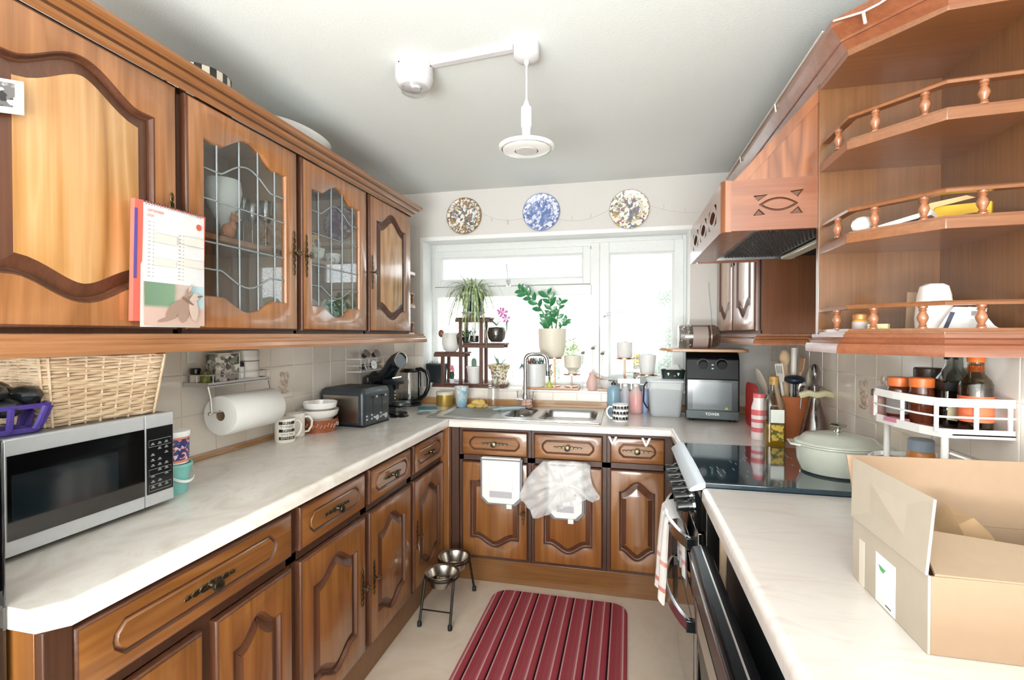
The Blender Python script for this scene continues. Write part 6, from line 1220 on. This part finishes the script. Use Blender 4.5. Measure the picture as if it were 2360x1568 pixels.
for k, (x, y, h, lab) in enumerate(((-1.40, 1.545, .14, 'stemmed glass just behind the frosted white goblet'), (-1.46, 1.56, .19, 'tall stemmed glass at the back of the leaded cabinet'), (-1.38, 1.595, .165, 'stemmed wine glass in the middle of the leaded cabinet shelf'), (-1.45, 1.63, .2, 'tall flute at the far back of the leaded cabinet'), (-1.37, 1.655, .19, 'cut stem glass at the window end of the leaded cabinet shelf'))): goblet(lab, (x, y, zsh), .028, h, Mgl)
fx = thing('fox_figurine', 'sitting fox figurine beside the frosted goblet', 'figurine', (-1.325, 1.42, zsh)); Mfox = pm('#a8683f', .5); obj('body', B().ball((0, 0, .026), .018, .026, .028), Mfox, fx); obj('chest', B().ball((.006, .012, .045), .012, .014, .02), Mfox, fx); hd = obj('head', B().ball((.006, .02, .074), .013, .016, .013), Mfox, fx); obj('muzzle', B().lathe([(.007, 0), (.002, .016)], n=10).xf(Matrix.Translation((.012, .03, .07)) @ Matrix.Rotation(-1.3, 4, 'X')), Mwhite, hd)
for s in (-1, 1): obj('ear', B().lathe([(.005, 0), (.0005, .014)], (.006+s*.008, .018, .084), 8), Mfox, hd)
obj('tail', B().tube([(0, -.02, .01), (.012, -.03, .012), (.018, -.012, .008)], .008, 8, r1=.004), Mfox, fx)
for k, y in enumerate((1.40, 1.44, 1.48)):
    t = thing('tumbler', ('small clear tumbler at the near end of the leaded cabinet floor', 'small clear tumbler, second on the leaded cabinet floor', 'small clear tumbler, third on the leaded cabinet floor')[k], 'glass', (-1.34-.01*k, y, zbt)); obj('glass', B().lathe([(.018, 0), (.022, .06), (.02, .06), (.016, .006), (0, .005)], n=18, cap=False), Mgl, t)
jg = thing('floral_jug', 'white jug with a yellow flower moulded on its front', 'jug', (-1.39, 1.965, zsh+.0)); Mpot = pm('#dfe2e0', .2, coat=.5); obj('jug', B().lathe([(.03, 0), (.04, .03), (.036, .07), (.03, .10), (.034, .12), (.031, .12), (.027, .1), (.0, .02)], n=24, cap=False), Mpot, jg); obj('handle', B().tube([(0, .03, .105), (0, .055, .11), (0, .066, .08), (0, .055, .045), (0, .036, .035)], .0045, 8), Mpot, jg)
f_ = obj('flower_heart', B().ball((.036, -.01, .085), .008, .014, .014), pm('#6d5a86', .5), jg)
for k in range(9): a = 2*pi*k/9; obj('petal', B().ball((.034, -.01+.024*cos(a), .085+.024*sin(a)), .004, .011, .011, 8, 5), pm('#d0ae5e', .5), f_)
def cup(label, y, x, zz=zsh, deco=None):
    t = thing('teacup', label, 'cup', (x, y, zz)); m = deco or spotty('teacup_print', '#dfe3e0', ['#9db0a6', '#b6a39c'], 80, .2, .6); obj('cup', B().lathe([(.02, 0), (.033, .02), (.038, .052), (.035, .052), (.03, .02), (0, .006)], n=22, cap=False), m, t); obj('handle', B().tube([(0, .034, .042), (0, .05, .04), (0, .05, .022), (0, .033, .016)], .003, 6), m, t)
cup('white sprigged teacup at the near end of the jug shelf', 1.835, -1.35); cup('white sprigged teacup in front of the jug', 1.925, -1.335); cup('white sprigged teacup at the window end of the jug shelf', 2.075, -1.35); t = thing('storage_box', 'pink and white box standing behind the near teacup', 'box', (-1.44, 1.81, zsh)); obj('carton', B().box(-.03, .03, -.035, .035, 0, .09), pm('#c99a9d', .5), t); obj('lid', B().box(-.032, .032, -.037, .037, .09, .105), Mwhite, t)
pg_ = thing('money_box', 'cream round animal money box on the floor of the second leaded cabinet', 'ornament', (-1.36, 1.87, zbt)); obj('body', B().ball((0, 0, .075), .05, .07, .06), pm('#d9d0c4', .3, coat=.4), pg_); obj('snout', B().ball((.045, -.03, .08), .016, .018, .015), pm('#d9c3b8', .3), pg_)
for s in (-1, 1): obj('ear', B().ball((.015, -.03+s*.025, .132), .012, .012, .016), pm('#d9d0c4', .3), pg_); obj('foot', B().lathe([(.014, 0), (.016, .03)], (.0, s*.035, 0), 12), pm('#c98f86', .4), pg_)
for k in range(3):
    t = thing('dinner_plate', ('pink patterned plate propped behind the cream money box', 'white plate propped beside the pink plate', 'teal leaf patterned plate at the window end of the cabinet floor')[k], 'plate', (-1.47+.05*k, 1.95+.06*k, zbt+.075), rot=(0, radians(78), 0)); obj('plate', B().lathe([(.045, 0), (.072, .012), (.07, .014), (.044, .003), (0, .003)], n=30), spotty('dinner_%d' % k, '#e2e0dc', (['#c98f90', '#d9b0ae'], ['#cfd4d6', '#dfe0e0'], ['#5c8f86', '#8fb8b0'])[k], 50, .2, .48), t)
# left gallery shelf ornaments
t = thing('shelf_figure', 'small white figurine on the middle shelf beside the window', 'figurine', (-1.335, 2.80, 1.5705)); obj('body', B().lathe([(.014, 0), (.016, .02), (.008, .05), (.009, .06), (.003, .068)], n=12), Mwhite, t); obj('base', B().lathe([(.018, 0), (.018, .004)], n=12), Mwhite, t)
# on top of the left cabinets
Mchk = B(); tr = thing('checked_tray', 'black and white checked round box on top of the first wall cabinet', 'box', (-1.358, 1.335, ZT+.012)); R_ = .095
q = [B(), B()]
for i in range(28):
    for j in range(3):
        a0, a1 = 2*pi*i/28, 2*pi*(i+1)/28; z0, z1 = .002+.036*j, .002+.036*(j+1); k = (i+j) % 2; q[k].rings([[(R_*cos(a), R_*sin(a), z) for a in (a0, a1)] for z in (z0, z1)], False, False, closed=False)
obj('black_checks', q[0], pm('#1a1a1a', .3, coat=.4), tr, norm=False); obj('cream_checks', q[1], pm('#dcd3c0', .3, coat=.4), tr, norm=False); obj('lining', B().lathe([(R_-.003, 0), (R_-.003, .11), (R_+.001, .1105)], n=28, cap=False), Mblack, tr); obj('base', B().lathe([(R_-.002, 0), (R_-.002, .003)], n=28), Mblack, tr)
t = thing('serving_platter', 'large white oval platter lying on top of the leaded cabinets', 'platter', (-1.345, 1.80, ZT+.002)); obj('platter', B().lathe([(.10, 0), (.11, .006), (.155, .066), (.20, .108), (.205, .112), (.196, .112), (.15, .074), (.105, .01), (0, .008)], n=52, sx=.52, sy=1.0), pm('#e7e9e8', .2, coat=.5), t)
# ------------------------------------------------------------------ floor: rug, pet bowls; bins on the doors; hooks
def rugmat():
    m, n, l, p = newmat('striped_rug'); t = n.new('ShaderNodeTexCoord'); sp = n.new('ShaderNodeSeparateXYZ'); l.new(t.outputs['Object'], sp.inputs[0])
    nz = n.new('ShaderNodeTexNoise'); nz.inputs['Scale'].default_value = 350; l.new(t.outputs['Object'], nz.inputs['Vector'])
    ad = n.new('ShaderNodeMath'); ad.operation = 'MULTIPLY_ADD'; ad.inputs[1].default_value = 1/.094; ad.inputs[2].default_value = 10; l.new(sp.outputs['X'], ad.inputs[0]); jz = n.new('ShaderNodeMath'); jz.operation = 'MULTIPLY_ADD'; jz.inputs[1].default_value = .02; l.new(nz.outputs['Fac'], jz.inputs[0]); l.new(ad.outputs[0], jz.inputs[2])
    fr = n.new('ShaderNodeMath'); fr.operation = 'FRACT'; l.new(jz.outputs[0], fr.inputs[0])
    r = ramp(n, [(0, '#9a404b'), (.14, '#944744'), (.18, '#8d5a46'), (.21, '#9d4652'), (.38, '#a25e66'), (.45, '#c89a96'), (.52, '#9c4048'), (.70, '#8f3a44'), (.78, '#2a1216'), (.85, '#2a1216'), (.86, '#c79490'), (.92, '#9a404b')]); r.color_ramp.interpolation = 'CONSTANT'; l.new(fr.outputs[0], r.inputs[0]); l.new(r.outputs[0], p.inputs['Base Color'])
    n2 = n.new('ShaderNodeTexNoise'); n2.inputs['Scale'].default_value = 500; l.new(t.outputs['Object'], n2.inputs['Vector']); b = n.new('ShaderNodeBump'); b.inputs['Strength'].default_value = .7; b.inputs['Distance'].default_value = .003; l.new(n2.outputs['Fac'], b.inputs['Height']); l.new(b.outputs[0], p.inputs['Normal']); p.inputs['Roughness'].default_value = 1; p.inputs['Specular IOR Level'].default_value = .1; return m
o = obj('rug', B().prism(rrect(-.345, .345, -1.15, 0, .085, 8), 'z', 0, .012), rugmat(), loc=(-.325, 2.535, .0005), rot=(0, 0, radians(-.5)), bevel=.004); tag(o, 'red striped runner rug with rounded corners on the cream floor', 'rug')
ps = thing('pet_bowl_stand', 'black metal stand holding two steel pet bowls in the corner', 'stand', (-.865, 2.33, 0)); Mir = pm('#15130f', .5); hz = .205
def ring(y): obj('ring', B().tube([(.082*cos(2*pi*i/24), y+.082*sin(2*pi*i/24), hz) for i in range(24)], .005, 6, closed=True), Mir, ps)
ring(-.088); ring(.088)
for x, y, tx, ty in ((-.075, -.12, -.078, -.185), (.07, -.12, .075, -.185), (-.072, .12, -.078, .186), (.07, .12, .08, .18)): l_ = obj('leg', B().tube([(x, y, hz), (tx, ty, .012)], .0065, 8), Mir, ps); obj('foot', B().lathe([(.011, 0), (.011, .018), (.008, .024)], (tx, ty, 0), 10), Mblackm, l_)
obj('cross_bar', B().tube([(-.077, -.167, .07), (.074, -.167, .07)], .004, 6), Mir, ps)
for y, z, lab in ((-.088, hz-.045, 'steel pet bowl with leftover food, nearer of the pair'), (.088, hz-.045, 'empty steel pet bowl, nearer the sink cabinets')):
    t = thing('pet_bowl', lab, 'bowl', (-.865, 2.33+y, z)); obj('bowl', B().lathe([(.055, 0), (.06, .003), (.075, .055), (.084, .06), (.084, .063), (.072, .058), (.057, .006), (0, .005)], n=32, cap=False), pm('#b5aea6', .22, 1), t)
    if y < 0:
        q = B(); random.seed(2)
        for k in range(16): a, r = random.uniform(0, 6.28), random.uniform(.01, .05); q.ball((r*cos(a), r*sin(a), .012), .011, .010, .009, 7, 4)
        o = obj('pet_food', q, pm('#8a6a4c', .9), t); o['kind'] = 'stuff'
def doorbin(name, label, x0, x1, z0, z1, y):
    t = thing(name, label, 'bin', (0, 0, 0)); k = .035; P = lambda i, kk=k: [(x0+i, z1-i), (x0+i, z0+kk+i), (x0+kk+i, z0+i), (x1-kk-i, z0+i), (x1-i, z0+kk+i), (x1-i, z1-i)]
    obj('grey_bellows', B().prism(P(0), 'y', y-.022, y), pm('#84868c', .5), t, bevel=.003); obj('front_plate', B().prism(P(.012), 'y', y-.031, y-.0215), Mwhite, t, bevel=.002)
    fr = obj('raised_frame', B().box(x0+.05, x1-.05, y-.035, y-.031, z0+.085, z1-.02), Mwhite, t, bevel=.002); obj('recess', B().box(x0+.055, x1-.055, y-.0355, y-.0345, z0+.045, z0+.078), pm('#b9b6bd', .5), fr); obj('latch', B().box(x1-.085, x1-.055, y-.038, y-.03, z0-.012, z0+.012), Mwhite, t, bevel=.002)
    obj('hanger', B().box(x0+.01, x1-.01, y-.03, y+.0, z1-.004, z1+.004), Mwhite, t, bevel=.001); return t
doorbin('folding_bin', 'white and grey folding bin clipped on the drainer cabinet door', -.768, -.533, .452, .708, 2.592)
doorbin('folding_bin', 'white folding bin with a carrier bag over it on the sink cabinet door', -.40, -.20, .40, .70, 2.592)
random.seed(11); b = B(); prof = [(-.418, .712), (-.47, .66), (-.515, .60), (-.545, .53), (-.535, .49), (-.49, .45), (-.475, .405), (-.445, .40), (-.40, .42), (-.35, .45), (-.29, .475), (-.22, .50), (-.185, .53), (-.155, .51), (-.12, .525), (-.115, .545), (-.15, .59), (-.165, .64), (-.168, .70), (-.19, .715), (-.28, .718), (-.35, .716)]
cx_, cz_ = -.31, .60; rs = []; big = []
for k in range(len(prof)):
    (x0, z0), (x1, z1) = prof[k], prof[(k+1) % len(prof)]
    for m in range(5): big.append((x0+(x1-x0)*m/5, z0+(z1-z0)*m/5))
for f in (1.0, .985, .93, .84, .72, .58, .44, .3, .16, .05):
    row = []
    for k, (x, z) in enumerate(big):
        X, Z_ = cx_+(x-cx_)*f, cz_+(z-cz_)*f; pouch = max(0, (-.40-X)/.15)
        y = 2.552-.012*(1-f)-.045*pouch*(1-f)*2+.006*sin(X*70+Z_*45)+.005*sin(Z_*95-X*60)+.004*sin(X*180+1.3*sin(Z_*40))
        row.append((X, min(y, 2.562) if f < 1 else 2.566, Z_))
    rs.append(row)
b.rings(rs, False, True); o = obj('carrier_bag', b, sheer('carrier_film', '#efeeee', .55, .3), smooth=60); tag(o, 'thin white carrier bag draped over the folding bin under the sink', 'bag')
for x, lab in ((-.056, 'white V-shaped hook over the narrow drawer, nearer the sink'), (.112, 'white V-shaped hook over the narrow drawer, nearer the cooker')):
    t = thing('drawer_hook', lab, 'hook', (x, 2.592, 0)); obj('hook', B().prism([(-.024, .852), (-.004, .806), (.004, .806), (.024, .852), (.012, .852), (0, .823), (-.012, .852)], 'y', -.003, 0), Mwhite, t); obj('knob', B().ball((0, -.006, .813), .006, n=8, m=5), Mwhite, t)

# ------------------------------------------------------------------ groups of repeats
GR = {'wall_plate': 'patterned plates above the window', 'coffee_pod': 'coffee pods in the wire basket', 'mug': 'mugs on the worktops', 'cereal_bowl': 'white bowls in the stack', 'pot_stand': 'copper pedestal stands on the sill',
      'bee_stake': 'bees on wires on the sill', 'matchbox': 'little boxes stacked on the sill', 'utensil': 'utensils in the terracotta crock', 'sauce_jar': 'orange-lidded jars on the wire shelf', 'spice_jar': 'small jars on the chrome rack',
      'wine_glass': 'stemmed glasses in the leaded cabinet', 'teacup': 'sprigged teacups on the jug shelf', 'dinner_plate': 'plates propped in the cabinet', 'pet_bowl': 'steel pet bowls in the stand', 'drawer_hook': 'white hooks over the narrow drawer',
      'magnet': 'teal magnets on the fridge', 'folding_bin': 'folding bins on the sink doors', 'plant_pot': 'pots on the window sill', 'glass_dome': 'glass bowls on the lower wire tier', 'soap_bottle': 'bottles beside the sink', 'spray_bottle': 'bottles beside the sink', 'string_lights': 'string lights'}
for o in list(C.objects):
    st_ = o.name.split('.')[0]
    if o.parent is None and st_ in GR and 'category' in o.keys(): o['group'] = GR[st_]
